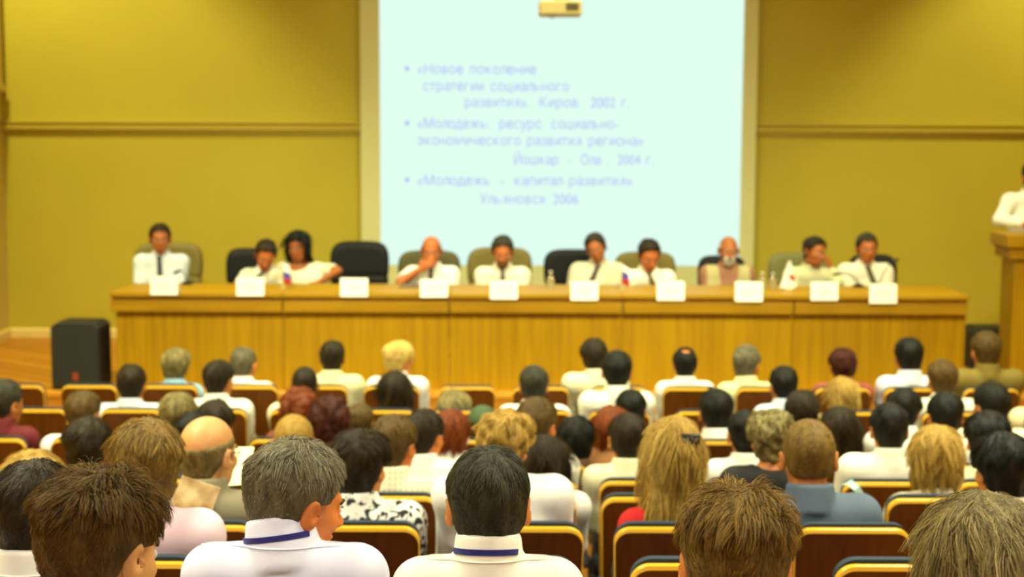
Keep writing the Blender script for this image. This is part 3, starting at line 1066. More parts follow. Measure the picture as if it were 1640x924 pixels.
def glyph(ch):
    """Outline of one letter; five Cyrillic letters are put together from simpler shapes."""
    if ch in GLYPHS: return GLYPHS[ch]
    rect = lambda x0, y0, x1, y1: (np.array([(x0, y0), (x1, y0), (x1, y1), (x0, y1)]), [(0, 1, 2, 3)])
    def join(*parts):
        P, Fc, n = [], [], 0
        for p, f in parts:
            P.append(p); Fc += [tuple(q + n for q in face) for face in f]; n += len(p)
        return np.concatenate(P), Fc
    if ch in '\u043d\u044c\u044d\u044f':
        n_, f_ = outline_glyph('\u043f'); x0, x1, xh = n_[:, 0].min(), n_[:, 0].max(), n_[:, 1].max(); t = (x1 - x0) * .19
        if ch == '\u043d':
            g = join(rect(x0, 0, x0 + t, xh), rect(x1 - t, 0, x1, xh), rect(x0 + t, xh * .43, x1 - t, xh * .43 + t * .9))
        elif ch == '\u044c':
            o_, fo = outline_glyph('o'); o2 = (o_ - o_.min(0)) / np.ptp(o_, axis=0) * np.array([(x1 - x0) * .98, xh * .60]) + np.array([x0 + t * .1, 0])
            g = join(rect(x0, 0, x0 + t, xh), (o2, fo))
        elif ch == '\u044d':
            c_, fc = outline_glyph('\u0441'); m = c_.copy(); m[:, 0] = c_[:, 0].min() + c_[:, 0].max() - c_[:, 0]
            g = join((m, [f[::-1] for f in fc]), rect(c_[:, 0].min() + t * 1.2, xh * .44, c_[:, 0].max() - t * .3, xh * .44 + t * .9))
        else:
            r_, fr = outline_glyph('R'); m = r_.copy(); m[:, 0] = r_[:, 0].max() - r_[:, 0]
            m = m / np.array([np.ptp(m[:, 0]), np.ptp(m[:, 1])]) * np.array([(x1 - x0), xh]); m[:, 0] += x0
            g = (m, [f[::-1] for f in fr])
    else:
        g = outline_glyph({'\u0435': 'e'}.get(ch, ch))
        if ch == '\u0435':
            xh = outline_glyph('\u043e')[0]; q = g[0]; k = np.ptp(xh[:, 1]) / np.ptp(q[:, 1])
            g = ((q - q.min(0)) * k + xh.min(0), g[1])
    GLYPHS[ch] = g
    return g


def word_mesh(w):
    P, Fc, n, x = [], [], 0, 0.0
    for ch in w:
        p, f = glyph(ch)
        P.append(p + np.array([x, 0])); Fc += [tuple(q + n for q in face) for face in f]; n += len(p)
        x += p[:, 0].max() + p[:, 0].min()
    P = np.concatenate(P) * .01
    me = bpy.data.meshes.new('word')
    me.from_pydata([(a, b - .048, 0) for a, b in P], [], Fc)
    me.materials.append(txt_m)
    return me, x * .01


for line, xa, xb, y in LINES:                        # every word of the slide is a part of the screen
    toks = re.findall(r' +|[^ ]+', line); x = 0.0; lay = []
    for tk in toks:
        if tk[0] == ' ': x += .042 * len(tk) + .006
        else:
            me, w = word_mesh(tk); lay.append((me, x)); x += w + .008
    a, b = at(xa, y, SY), at(xb, y, SY); f = (b[0] - a[0]) / x
    for me, xo in lay:
        q = bpy.data.objects.new('word', me); COL.objects.link(q); q.parent = scr
        q.location = (a[0] - cx + xo * f, -.006, a[2] - z0); q.rotation_euler = (PI / 2, 0, 0); q.scale = (f, 1, 1)
for y in (110, 197, 288):
    a = at(652, y, SY)
    MB().cyl((a[0] - cx, -.004, a[2] - z0), (a[0] - cx, -.0075, a[2] - z0), .022, n=16).build('bullet_point', txt_m, scr)

# ------------------------------------------------------------------ projector hanging on a pole from the ceiling
PY = 9.6
p0, p1 = at(863, 26, PY), at(931, 10, PY)
pc = at(897, 17, PY)
pr = empty('ceiling_projector', (pc[0], PY, p0[2]))
tag(pr, 'beige video projector hanging from the ceiling on a thin pole', 'projector')
hw, hh = (p1[0] - p0[0]) / 2, p1[2] - p0[2]
pm = mat('projector_plastic', (198, 186, 112), .45); pd = mat('projector_dark', (40, 38, 24), .4)
mb = MB(); mb.box((-hw, -.12, 0), (hw, .13, hh + .03), .018, None, 3); mb.build('housing', pm, pr)
mb = MB()
for k in range(6): mb.box((hw - .10 + k * .014, -.126, .028), (hw - .093 + k * .014, -.119, hh + .012))
mb.build('vent_grille', pd, pr)
mb = MB(); mb.cyl((-hw * .35, .12, hh * .55), (-hw * .35, .165, hh * .55), .034, .038, 20); mb.build('lens', pd, pr)
mb = MB(); mb.cyl((.008, 0, hh + .03), (.008, 0, CEIL - p0[2]), .019, n=16); mb.cyl((.008, 0, hh + .02), (.008, 0, hh + .05), .05, n=16)
mb.cyl((.008, 0, CEIL - p0[2] - .03), (.008, 0, CEIL - p0[2]), .07, n=20); mb.build('ceiling_pole', mat('pole_brass', (190, 160, 60), .4), pr, angle=40)

# ------------------------------------------------------------------ the presidium desk
DF = 11.30
Zd = at(820, 471, DF)[2]
DB = 12.0
xL, xR = at(175, 471, DF)[0], at(1553, 474, DF)[0]
bL, bR = at(187, 560, DF + .06)[0], at(1545, 560, DF + .06)[0]
desk = empty('presidium_desk', ((xL + xR) / 2, DF, Z_ST)); dx = (xL + xR) / 2
tag(desk, 'long golden veneer conference desk with panelled front standing along the stage', 'desk')
H = Zd - Z_ST
seams = [bL] + [at(px, 560, DF + .06)[0] for px in (455, 720, 996, 1268)] + [bR]
tops = [xL] + seams[1:-1] + [xR]
for a, b in zip(tops, tops[1:]):
    mb = MB(); mb.box((a - dx + .0015, 0, H - .035), (b - dx - .0015, DB - DF, H), .004); mb.build('desk_top', deskwood_x, desk)
    mb = MB(); mb.box((a - dx + .0015 + (.012 if a == xL else 0), .022, H - .062), (b - dx - .0015 - (.012 if b == xR else 0), .05, H - .036)); mb.build('groove', deskdark, desk)
    mb = MB(); mb.box((a - dx + .0015 + .004, .008, H - .150), (b - dx - .0015 - .004, .05, H - .062), .004); mb.build('fascia', deskwood_x, desk)
for a, b in zip(seams, seams[1:]):
    mb = MB(); mb.box((a - dx + .002, .06, 0), (b - dx - .002, .085, H - .035), .003); mb.build('front_panel', deskwood, desk)
for x in (bL, bR - .03):
    mb = MB(); mb.box((x - dx, .086, 0), (x - dx + .03, DB - DF - .22, H - .036), .003); mb.build('side_panel', deskwood, desk)
for a, b in ((xL, 0), (xR, 1)):
    mb = MB(); x = a - dx; lo, hi = (x + .004, x + .028) if b == 0 else (x - .028, x - .004)
    mb.box((lo, .052, H - .150), (hi, DB - DF - .02, H - .036), .004); mb.build('end_fascia', deskwood_x, desk)

# name cards along the front edge
card_m = mat('card_paper', (255, 250, 222), .7); ink_m = mat('card_ink', (242, 234, 200), .8)
CARDS = [(263, 442, 472, -2), (401, 444, 474, 1), (567, 445, 475, -1), (695, 447, 476, 2), (807, 449, 479, 0), (936, 450, 481, 0), (1074, 450, 481, 1), (1199, 451, 483, -2), (1320, 451, 481, 2), (1414, 454, 486, 0)]
OWN = ['in front of the man in pale blue shirt', 'in front of the bowed man in patterned shirt', 'in front of the empty black chair', 'in front of the man holding hand to mouth',
       'in front of the bearded man in cream shirt', 'in front of the grey shirt man with tilted head', 'in front of the man bending beside a little flag', 'in front of the bald man in pale vest',
       'in front of the man leaning on his hand', 'in front of the grey-haired man at desk end']
for (px, ya, yb, rot), own in zip(CARDS, OWN):
    a, b = at(px, yb, DF - .005), at(px, ya, DF + .015)
    w, h = .107 * (45 / 45), b[2] - a[2]
    c = empty('name_card', (a[0], DF - .0125, a[2])); c.rotation_euler = (0, 0, math.radians(rot))
    tag(c, 'white folded name card ' + own, 'name card', 'name cards along the desk')
    mb = MB(); mb.prism([(0, 0), (.0018, 0), (.0198, h), (.018, h)], -w, w, 'x'); mb.build('front_face', card_m, c)
    mb = MB(); mb.prism([(.0185, h), (.0203, h), (.075, Zd - a[2] + .0008), (.073, Zd - a[2] + .0008)], -w, w, 'x'); mb.build('back_face', card_m, c)
    mb = MB()
    for k, ww in enumerate((.55, .7, .4)):
        z = h * (.66 - .17 * k); y = .018 * z / h - .0012
        mb.box((-w * ww, y - .0004, z - .006), (w * ww, y + .0006, z + .006))
    mb.build('printed_line', ink_m, c)


def flag(px, ytop, stripes, label, h=None, tri=False):
    Y = DF + .33
    b, t_ = at(px, 0, Y), at(px, ytop, Y)
    hgt = t_[2] - Zd
    r = empty('table_flag' if not tri else 'pennant', (b[0], Y, Zd)); tag(r, label, 'flag')
    mb = MB(); mb.lathe([(.028, 0), (.028, .006), (.008, .012), (.003, .02), (.003, hgt), (.005, hgt + .004)], n=16)
    mb.build('flag_stand', mat('flag_pole', (190, 170, 110), .35, metal=.4), r, angle=35)
    if not tri:
        n = len(stripes); fh = hgt * .74; fw = .055
        mb = MB()
        rows = []
        for j in range(n * 2 + 1):
            z = hgt - .004 - fh * j / (n * 2)
            rows.append([mb.bm.verts.new((.004 + fw * i / 6 * (1 - .1 * math.sin(j)), .010 * math.sin(i * 1.3 + j * .3), z - .022 * i / 6)) for i in range(7)])
        for j in range(n * 2):
            for i in range(6):
                f = mb.bm.faces.new((rows[j][i], rows[j][i + 1], rows[j + 1][i + 1], rows[j + 1][i])); f.material_index = j // 2
        o = mb.build('flag_cloth', [mat('flag_%d_%d_%d' % s, s, .7) for s in stripes], r, True)
        md = o.modifiers.new('thick', 'SOLIDIFY'); md.thickness = .0012
    else:
        mb = MB(); mb.prism([(-.004, hgt), (.012, hgt), (.068, .03), (.02, .012), (-.070, .02)], -.002, .002, 'y'); mb.build('pennant_cloth', mat('pennant_white', (245, 240, 222), .7), r)
        mb = MB(); mb.prism([(.0, hgt * .5), (.03, hgt * .56), (.05, hgt * .44), (.046, hgt * .28), (.02, hgt * .36)], -.0035, -.0021, 'y'); mb.build('emblem', mat('pennant_red', (176, 40, 40), .7), r)
    return r


RUS = [(235, 232, 220), (60, 70, 170), (190, 40, 30)]
flag(447, 424, RUS, 'little white blue and red flag between the bowed man and the woman')
flag(1001, 424, RUS, 'little white blue and red flag before the olive chair right of centre')
flag(1274, 418, None, 'white triangular pennant with red emblem standing on the desk', tri=True)


def bottle(px, ytop, label):
    Y = DF + .42; b = at(px, ytop, Y); hg = b[2] - Zd
    r = empty('glass_bottle', (b[0], Y, Zd)); tag(r, label, 'bottle', 'small bottles on the desk')
    g = mat('bottle_glass', (225, 232, 210), .06)
    g.node_tree.nodes['Principled BSDF'].inputs['Transmission Weight'].default_value = .9
    mb = MB(); mb.lathe([(.024, 0), (.029, .004), (.030, hg * .5), (.026, hg * .62), (.012, hg * .76), (.011, hg * .92)], n=20); mb.build('bottle_body', g, r, angle=40)
    mb = MB(); mb.lathe([(.013, hg * .92), (.0135, hg * .925), (.0135, hg)], n=16); mb.build('bottle_cap', mat('cap_white', (232, 228, 210), .4), r, angle=40)


bottle(882, 434, 'small clear bottle beside the black chair of the grey shirt man')
bottle(1221, 436, 'small clear bottle just left of the olive chair, first of two')
bottle(1238, 437, 'small clear bottle nearest the white pennant')


def gooseneck(px, tip, label):
    Y = DF + .60; b = at(px, 455, Y); tp = at(tip[0], tip[1], Y + .02)
    r = empty('desk_microphone', (b[0], Y, Zd)); tag(r, label, 'microphone', 'gooseneck microphones on the desk')
    dk = mat('mic_black', (26, 26, 22), .4)
    mb = MB(); mb.lathe([(.045, 0), (.045, .018), (.02, .026), (.008, .034)], n=20); mb.build('mic_base', dk, r, angle=40)
    q = Vector((tp[0] - b[0], .02, tp[2] - Zd))
    pts = [Vector((0, 0, .03)).lerp(q, k / 10) + Vector((0, 0, .035 * math.sin(PI * k / 10))) for k in range(11)]
    mb = MB(); mb.tube(pts, .005, 8); mb.build('gooseneck', dk, r, True)
    d = (pts[-1] - pts[-2]).normalized()
    mb = MB(); mb.cyl(pts[-1] - d * .01, pts[-1] + d * .045, .011, .013, 14); mb.sph(pts[-1] + d * .045, .013, 12); mb.build('mic_capsule', dk, r, True)


gooseneck(300, (287, 434), 'gooseneck microphone before the man in pale blue shirt')
gooseneck(1375, (1345, 438), 'gooseneck microphone leaning left between the last two panel men')
gooseneck(1408, (1430, 420), 'gooseneck microphone rising right before the grey-haired man')
for px, wd, lab in ((658, .09, 'thin dark folder lying on the desk beside the hand-to-mouth man'),):
    b = at(px, 453, DF + .5)
    o = MB().box((b[0] - wd, DF + .40, Zd), (b[0] + wd, DF + .60, Zd + .012), .003).build('folder', mat('folder_grey', (96, 84, 58), .6))
    tag(o, lab, 'folder')
# ------------------------------------------------------------------ loudspeakers and lectern
def loudspeaker(pxa, pxb, ya, yb, Y, label, mark):
    a, b = at(pxa, yb, Y), at(pxb, ya, Y)
    w = (b[0] - a[0]) / 2; h = b[2] - Z_ST
    r = empty('loudspeaker', ((a[0] + b[0]) / 2, Y, Z_ST)); tag(r, label, 'loudspeaker', None)
    ch = .045
    prof = [(-w, 0), (w, 0), (w, h - ch * .8), (w - ch, h), (-w + ch, h), (-w, h - ch * .8)]
    mb = MB(); mb.prism(prof, .014, .34, 'y'); o = mb.build('cabinet', mat('speaker_black', (22, 24, 14), .6, bump=.1, bscale=120), r)
    md = o.modifiers.new('bev', 'BEVEL'); md.width = .012; md.segments = 2
    s = .94
    mb = MB(); mb.prism([(x * s, .02 + z * .96) for x, z in prof], 0, .016, 'y'); o = mb.build('front_grille', mat('grille_black', (28, 32, 16), .7, bump=.6, bscale=300), r)
    md = o.modifiers.new('bev', 'BEVEL'); md.width = .006; md.segments = 2
    if mark:
        mb = MB(); mb.box((-.022, -.003, .075), (.022, .0, .135), .002); mb.build('badge', mat('badge_red', (150, 60, 30), .5), r)
    for x in (-w + .04, w - .04):
        mb = MB(); mb.cyl((x, .17, h - .002), (x, .17, h + .0), .01, n=10); mb.build('rigging_point', mat('speaker_black', (0, 0, 0)), r)


loudspeaker(82, 158, 518, 622, 11.27, 'black loudspeaker with small red badge at the stage edge left of desk', True)
loudspeaker(1556, 1632, 527, 608, 12.36, 'black loudspeaker on the stage between the desk and the lectern', False)

LY = 11.42
lx0 = at(1612, 395, LY)[0]; lz1 = at(1612, 376, LY)[2]
lect = empty('lectern', (lx0 + .32, LY, Z_ST)); tag(lect, 'golden wooden lectern with overhanging top at the right stage edge', 'lectern')
LH = lz1 - Z_ST
mb = MB(); mb.box((-.24, .03, 0), (.24, .34, LH - .19), .006); mb.build('column', deskwood, lect)
mb = MB(); mb.box((-.30, -.02, 0), (.30, .40, .06), .008); mb.build('plinth', deskwood_x, lect)
mb = MB(); mb.box((-.29, -.01, LH - .19), (.29, .37, LH - .105), .006); mb.build('lower_fascia', deskwood_x, lect)
mb = MB(); mb.box((-.30, .0, LH - .112), (.30, .36, LH - .100)); mb.build('groove', deskdark, lect)
mb = MB(); mb.box((-.32, -.03, LH - .10), (.32, .40, LH), .008); mb.build('lectern_top', deskwood_x, lect)
# ------------------------------------------------------------------ hall seats
shell_m = wood_mat('seat_plywood', (82, 42, 5), (98, 54, 10), .3, 'z', 5.0)
edge_m = mat('seat_edge', (226, 172, 36), .3)
blue_m = mat('seat_blue', (34, 52, 66), .85, bump=.15, bscale=200)
iron_m = mat('seat_iron', (48, 44, 38), .45)
SW2 = .196


def outline(w, z0, z1, r, n=8):
    """Rounded-top outline, from bottom left over the top to bottom right."""
    pts = [(-w * .93, z0)]
    for k in range(n + 1):
        a = PI - (PI / 2) * k / n
        pts.append((-w + r + r * math.cos(a), z1 - r + r * math.sin(a)))
    for k in range(n + 1):
        a = PI / 2 - (PI / 2) * k / n
        pts.append((w - r + r * math.cos(a), z1 - r + r * math.sin(a)))
    pts.append((w * .93, z0))
    return pts


def loft(mb, pts, yfun, th, mi_face=0):
    bm = mb.bm
    F = [bm.verts.new((x, yfun(x, z) + th, z)) for x, z in pts]
    Bk = [bm.verts.new((x, yfun(x, z), z)) for x, z in pts]
    bm.faces.new(F); bm.faces.new(Bk[::-1])
    n = len(pts)
    for k in range(n):
        bm.faces.new((F[k], F[(k + 1) % n], Bk[(k + 1) % n], Bk[k]))


def lean(x, z):
    return (CHAIR_H - z) * .16 + .10 * (x * x)          # the back leans towards the rear at its top


def seat_proto():
    root = empty('hall_seat', (0, 0, 0))
    o_pts = outline(SW2, .34, CHAIR_H, .055)
    i_pts = outline(SW2 - .004, .345, CHAIR_H - .015, .050)
    mb = MB(); loft(mb, i_pts, lean, .020); mb.build('back_shell', shell_m, root, angle=40)
    # pale edge band that frames the shell
    mb = MB(); bm = mb.bm; rings = []
    for (xo, zo), (xi, zi) in zip(o_pts, i_pts):
        yo, yi = lean(xo, zo), lean(xi, zi)
        rings.append([bm.verts.new(q) for q in ((xi, yi - .001, zi), (xo * .995, yo + .004, zo - .003), (xo, yo + .010, zo), (xo, yo + .024, zo), (xi, yi + .024, zi))])
    for a, b in zip(rings, rings[1:]):
        for k in range(5): bm.faces.new((a[k], a[(k + 1) % 5], b[(k + 1) % 5], b[k]))
    bm.faces.new(rings[0]); bm.faces.new(rings[-1][::-1])
    mb.build('edge_band', edge_m, root, angle=40)
    mb = MB(); loft(mb, outline(SW2 - .002, .40, CHAIR_H + .012, .06), lambda x, z: lean(x, z) + .0245, .030); o = mb.build('back_cushion', blue_m, root, angle=50)
    mb = MB(); mb.box((-SW2 + .004, .135, SEAT_H - .075), (SW2 - .004, .545, SEAT_H - .002), .025, None, 3); mb.build('seat', blue_m, root, angle=50)
    mb = MB(); mb.box((-SW2 + .012, .145, SEAT_H - .096), (SW2 - .012, .535, SEAT_H - .076), .006); mb.build('seat_shell', shell_m, root)
    for s in (-1, 1):
        mb = MB(); mb.box((s * .222 - .009, .10, .022), (s * .222 + .009, .17, .40), .005); mb.box((s * .222 - .014, .03, 0), (s * .222 + .014, .40, .022), .006)
        mb.box((s * .205 - .018, .10, SEAT_H - .10), (s * .205 + .018, .42, SEAT_H - .08), .004); mb.build('side_frame', iron_m, root)
    return root


SEATS = {   # row: pixel centres of seats whose backs show in the photograph
    9: [24, 141, 271, 402, 508, 627, 748, 866, 992, 1107, 1225, 1354, 1460, 1590], 8: [57, 208, 345, 866, 1131], 7: [-15, 133, 1149], 6: [1191],
    5: [690, 855, 1029, 1420], 4: [622, 845, 1043, 1503], 3: [578, 842, 1078, 1368], 2: [205, 482, 811, 1125, 1455], 1: [10, 425, 786], 0: []}

# audience: row, head centre px, head top px, head width px, hair, hair colour, shirt, short description, options
PALE = (238, 236, 240); CREAM = (238, 232, 204); WHITE = (240, 238, 226)
AUD = [
    (9, 281, 557, 43, 'medium', 'ash', (150, 190, 205), 'fair-haired boy with a pale blue collar', dict(bw=.85)),
    (9, 390, 556, 42, 'thin', 'grey', WHITE, 'greying man with a thin crown', dict(yaw=-15)),
    (9, 532, 545, 40, 'short', 'darkbrown', (222, 216, 160), 'dark-haired man in a wide beige shirt', dict(bw=.98, skin='deep')),
    (9, 640, 546, 44, 'updo', 'paleblond', (242, 240, 225), 'blonde woman with pinned-up hair', dict(yaw=-42, bw=.92, sleeves='short')),
    (9, 952, 542, 42, 'medium', 'darkbrown', (232, 226, 180), 'tall brown-haired man in a cream shirt', dict(roll=-5)),
    (9, 1097, 556, 39, 'short', 'black', (244, 234, 212), 'man with a round bald spot', dict(ho=dict(spot=1), bw=.88)),
    (9, 1197, 552, 43, 'short', 'grey', (228, 224, 160), 'silver-haired man in a yellowish shirt', dict(yaw=-32, bw=.87)),
    (9, 1350, 557, 42, 'medium', 'darkred', (150, 70, 50), 'person with dark red hair', dict(bw=.9)),
    (9, 1456, 540, 45, 'short', 'black', (232, 232, 234), 'black-haired man in a white shirt at the far right front', dict()),
    (9, 1580, 530, 48, 'short', 'brown', (126, 108, 36), 'man in an olive jacket', dict(bw=1.15, wear='jacket')),
    (8, 210, 583, 46, 'short', 'darkbrown', (206, 218, 222), 'dark-haired man in a pale blue shirt at the left', dict()),
    (8, 350, 576, 46, 'short', 'darkbrown', (240, 236, 214), 'man in white whose right ear shows', dict(yaw=-22)),
    (8, 488, 587, 42, 'crop', 'darkbrown', (226, 220, 175), 'close-cropped man in front of the auburn woman', dict(skin='deep')),
    (8, 632, 594, 52, 'long', 'darkbrown', (92, 70, 40), 'woman with long dark brown hair', dict(bw=.88, ho=dict(len=.26, hw2=.13))),
    (8, 855, 585, 46, 'short', 'darkgrey', (240, 238, 222), 'dark-grey-haired man at the centre aisle', dict()),
    (8, 988, 561, 48, 'short', 'black', (242, 238, 212), 'black-haired man in a bright cream shirt', dict(bw=1.05)),
    (8, 1255, 586, 44, 'short', 'black', (208, 220, 228), 'black-haired man with a light blue collar', dict(yaw=8, bw=.82)),
    (8, 1350, 604, 46, 'long', 'blond', (200, 170, 110), 'woman with straight blonde hair', dict(bw=.76, ho=dict(len=.16, hw2=.09))),
    (8, 1510, 575, 46, 'short', 'brown', (242, 236, 205), 'brown-haired man in white behind the olive jacket', dict()),
    (8, 1674, 590, 46, 'short', 'darkbrown', (240, 226, 170), 'person in pale yellow at the right edge', dict()),
    (7, 6, 607, 56, 'short', 'darkgrey', (100, 14, 16), 'man in a dark red jacket', dict(yaw=-28, wear='jacket', bw=.92)),
    (7, 133, 625, 52, 'short', 'brown', (244, 240, 226), 'brown-haired man low behind the left loudspeaker', dict(yaw=-20)),
    (7, 284, 628, 54, 'medium', 'ash', (226, 220, 190), 'ash-blond person before the bald man', dict(bw=.85)),
    (7, 478, 621, 58, 'bushy', 'auburn', (120, 60, 30), 'woman with bushy auburn hair', dict(bw=.8)),
    (7, 576, 645, 44, 'short', 'brown', (170, 140, 80), 'low brown-haired person beside the dark red curls', dict(bw=.66)),
    (8, 728, 624, 52, 'bob', 'ash', (190, 170, 110), 'woman with streaked ash-blonde hair', dict(bw=.7)),
    (7, 773, 652, 46, 'crop', 'brown', (150, 70, 40), 'person in a green cap', dict(bw=.75, cap=1, fwd=.22)),
    (7, 1011, 623, 48, 'short', 'black', (228, 222, 196), 'low black-haired person behind the auburn bob', dict(bw=.85)),
    (7, 1147, 622, 54, 'short', 'black', (242, 240, 224), 'black-haired youth in a white collar', dict(bw=.9)),
    (7, 1285, 625, 52, 'medium', 'darkbrown', (120, 100, 60), 'dark brown-haired person above the curly woman', dict(bw=.85)),
    (7, 1450, 622, 52, 'medium', 'black', (240, 238, 226), 'black-haired man turned to the right in white', dict(yaw=-30)),
    (7, 1588, 612, 54, 'short', 'black', (236, 228, 190), 'black-haired man under the olive jacket', dict(yaw=18)),
    (6, 343, 640, 58, 'medium', 'darkbrown', (60, 44, 24), 'person with flat dark hair behind the bald man', dict(bw=.85)),
    (6, 527, 635, 62, 'bushy', 'darkred', (70, 40, 24), 'woman with big dark red curls', dict(bw=.88)),
    (6, 722, 656, 54, 'bob', 'auburn', (244, 240, 220), 'auburn woman with a pale hair clip', dict(bw=.88, clip=1, yaw=-30)),
    (6, 922, 667, 58, 'medium', 'black', (90, 60, 30), 'person with thick black hair at the centre', dict(bw=.72)),
    (6, 980, 650, 56, 'bob', 'auburn', (150, 100, 50), 'woman with auburn bob and gold earring', dict(bw=.72, ear=1, yaw=-15, fwd=.30)),
    (6, 1345, 652, 58, 'long', 'darkbrown', (70, 50, 24), 'woman with long dark hair behind the fair crew cut', dict(bw=.85, ho=dict(len=.20, hw2=.10))),
    (6, 1515, 627, 55, 'short', 'black', (240, 238, 220), 'black-haired man above the blonde woman', dict()),
    (5, 308, 660, 58, 'short', 'black', (60, 54, 40), 'black-haired person hidden by the bald man', dict(bw=.85)),
    (5, 470, 664, 64, 'crop', 'blond', (240, 236, 220), 'fair crop-haired youth behind the grey-haired man', dict(bw=.85)),
    (5, 680, 655, 60, 'short', 'darkbrown', (246, 244, 226), 'dark-haired man in white turned right', dict(yaw=-32, skin='ruddy')),
    (5, 860, 636, 64, 'short', 'brown', (246, 244, 222), 'brown-haired man with a fine neck chain', dict(yaw=-28, chain=1, skin='ruddy', bw=.88)),
    (5, 1005, 661, 60, 'short', 'darkbrown', (236, 228, 186), 'short dark-haired man in a pale khaki shirt', dict(yaw=5, bw=.9)),
    (5, 1194, 657, 56, 'short', 'black', (240, 238, 224), 'black-haired man half hidden by curls', dict(bw=.85)),
    (5, 1425, 645, 60, 'short', 'black', (246, 240, 218), 'black-haired man in a cream shirt with both ears showing', dict(bw=1.05)),
    (5, 1582, 658, 68, 'medium', 'black', (226, 216, 170), 'person with full black hair at the right', dict(bw=.9)),
    (4, 140, 668, 70, 'medium', 'darkbrown', (110, 96, 60), 'dark brown-haired person behind the pink shirt', dict()),
    (4, 632, 663, 70, 'short', 'brown', (234, 228, 190), 'short-haired man in a pale checked shirt', dict(yaw=-25, skin='ruddy', plaid=1)),
    (4, 872, 698, 60, 'long', 'darkbrown', (232, 228, 214), 'woman with straight dark hair beside the curly blond', dict(bw=.8, ho=dict(len=.17, hw2=.075))),
    (4, 1236, 656, 72, 'curly', 'ash', (22, 22, 20), 'curly-haired woman in a black top', dict(bw=.9, collar=False)),
    (4, 1500, 682, 78, 'bob', 'blond', (236, 226, 190), 'blonde woman with shoulder-length waves', dict(bw=.85, nk=.165)),
    (3, 50, 722, 92, 'medium', 'blond', (226, 220, 190), 'blond person half hidden at the left edge', dict(bw=.9)),
    (3, 333, 668, 88, 'ring', 'ash', (136, 128, 100), 'bald man in a grey jacket', dict(yaw=-26, skin='fair', wear='jacket', glass=1)),
    (3, 578, 688, 86, 'medium', 'darkbrown', None, 'dark-haired man in a black and white patterned shirt', dict(yaw=-22, pat='blot')),
    (3, 810, 657, 86, 'curly', 'blond', (244, 242, 232), 'curly blond man in a white shirt', dict(yaw=-24, roll=3, bw=1.05)),
    (3, 1078, 668, 88, 'long', 'blond', (200, 18, 14), 'woman with very long blonde hair and a red top', dict(bw=.78, ho=dict(len=.28, hw2=.105), sleeves='none', collar=False, clip=2, nk=.20)),
    (3, 1296, 672, 86, 'crop', 'lightbrown', (86, 102, 118), 'man with a fair crew cut in a blue-grey shirt', dict(glass=1, bw=1.05, ty=.05)),
    (3, 1606, 692, 88, 'medium', 'black', (214, 206, 180), 'dark-haired man at the lower right edge', dict(yaw=12)),
    (2, 226, 672, 108, 'medium', 'lightbrown', (240, 212, 224), 'light-brown-haired man in a pink shirt', dict(yaw=38, roll=4, skin='ruddy')),
    (1, 52, 737, 126, 'short', 'darkbrown', (238, 236, 222), 'dark-haired man in white at the left edge', dict(yaw=-10)),
    (1, 472, 703, 137, 'short', 'grey', (226, 228, 246), 'grey-haired man in profile with a blue lanyard', dict(yaw=-52, pitch=-14, roll=2, skin='ruddy', lan=1, bw=.95, nk=.092)),
    (1, 782, 716, 130, 'short', 'darkgrey', (246, 240, 220), 'man with dark greying hair and a lanyard at centre', dict(lan=1, yaw=3, bw=.88, nk=.112)),
    (0, 158, 753, 174, 'short', 'brown', (236, 234, 224), 'brown-haired young man in the nearest row at left', dict(yaw=-30, pitch=-14, skin='fair', slen=.034, lift=.75)),
    (0, 1181, 782, 172, 'short', 'lightbrown', (230, 226, 214), 'tousled light-brown-haired man in the nearest row', dict(yaw=-8, pitch=-14, skin='ruddy', slen=.042, lift=.7, bw=.92)),
    (0, 1580, 792, 196, 'bob', 'ash', (226, 216, 196), 'woman with layered ash-blonde hair in the nearest row', dict(yaw=10, bw=.70)),
]


def build_audience():
    proto = seat_proto(); used = [False]
    def put_seat(x, k, label, group):
        loc = (x, ROWD[k], rowz[k])
        if not used[0]:
            used[0] = True; proto.location = loc; proto['label'] = label; proto['category'] = 'seat'; proto['group'] = group
            return proto
        return dup(proto, loc, 0, label, group)
    proto['category'] = 'seat'
    for k in range(9, -1, -1):
        s_ = lambda px: at(px, 700, ROWD[k] + .22)[0]
        ppl = [a for a in AUD if a[0] == k]
        seats = [[at(c, ROWTOPY.get(k, 905), ROWD[k])[0], True, None] for c in SEATS[k]]
        for a in ppl:                                              # each person takes the nearest free seat, or a seat of their own
            x = s_(a[1])
            free = sorted((abs(q[0] - x), i) for i, q in enumerate(seats) if q[2] is None)
            if free and free[0][0] < .24: seats[free[0][1]][2] = a
            else: seats.append([x, False, a])
        seats.sort(key=lambda q: q[0])
        for it in range(400):
            for q, r in zip(seats, seats[1:]):
                gap = r[0] - q[0]
                if gap < .485:
                    m = .485 - gap
                    wq, wr = (.12 if q[1] else 1), (.12 if r[1] else 1)
                    q[0] -= m * wq / (wq + wr) * .5; r[0] += m * wr / (wq + wr) * .5
        for x, fixed, a in seats:
            rw = ['nearest', 'second nearest', 'third nearest', 'fourth nearest', 'fifth nearest', 'fifth', 'fourth', 'third', 'second', 'front'][k]
            if a is not None:
                put_seat(x, k, 'brown plywood seat under the ' + a[7], 'plywood hall seats')
                seat_person(k, x, a)
            else:
                put_seat(x, k, empty_label(k, x), 'plywood hall seats')


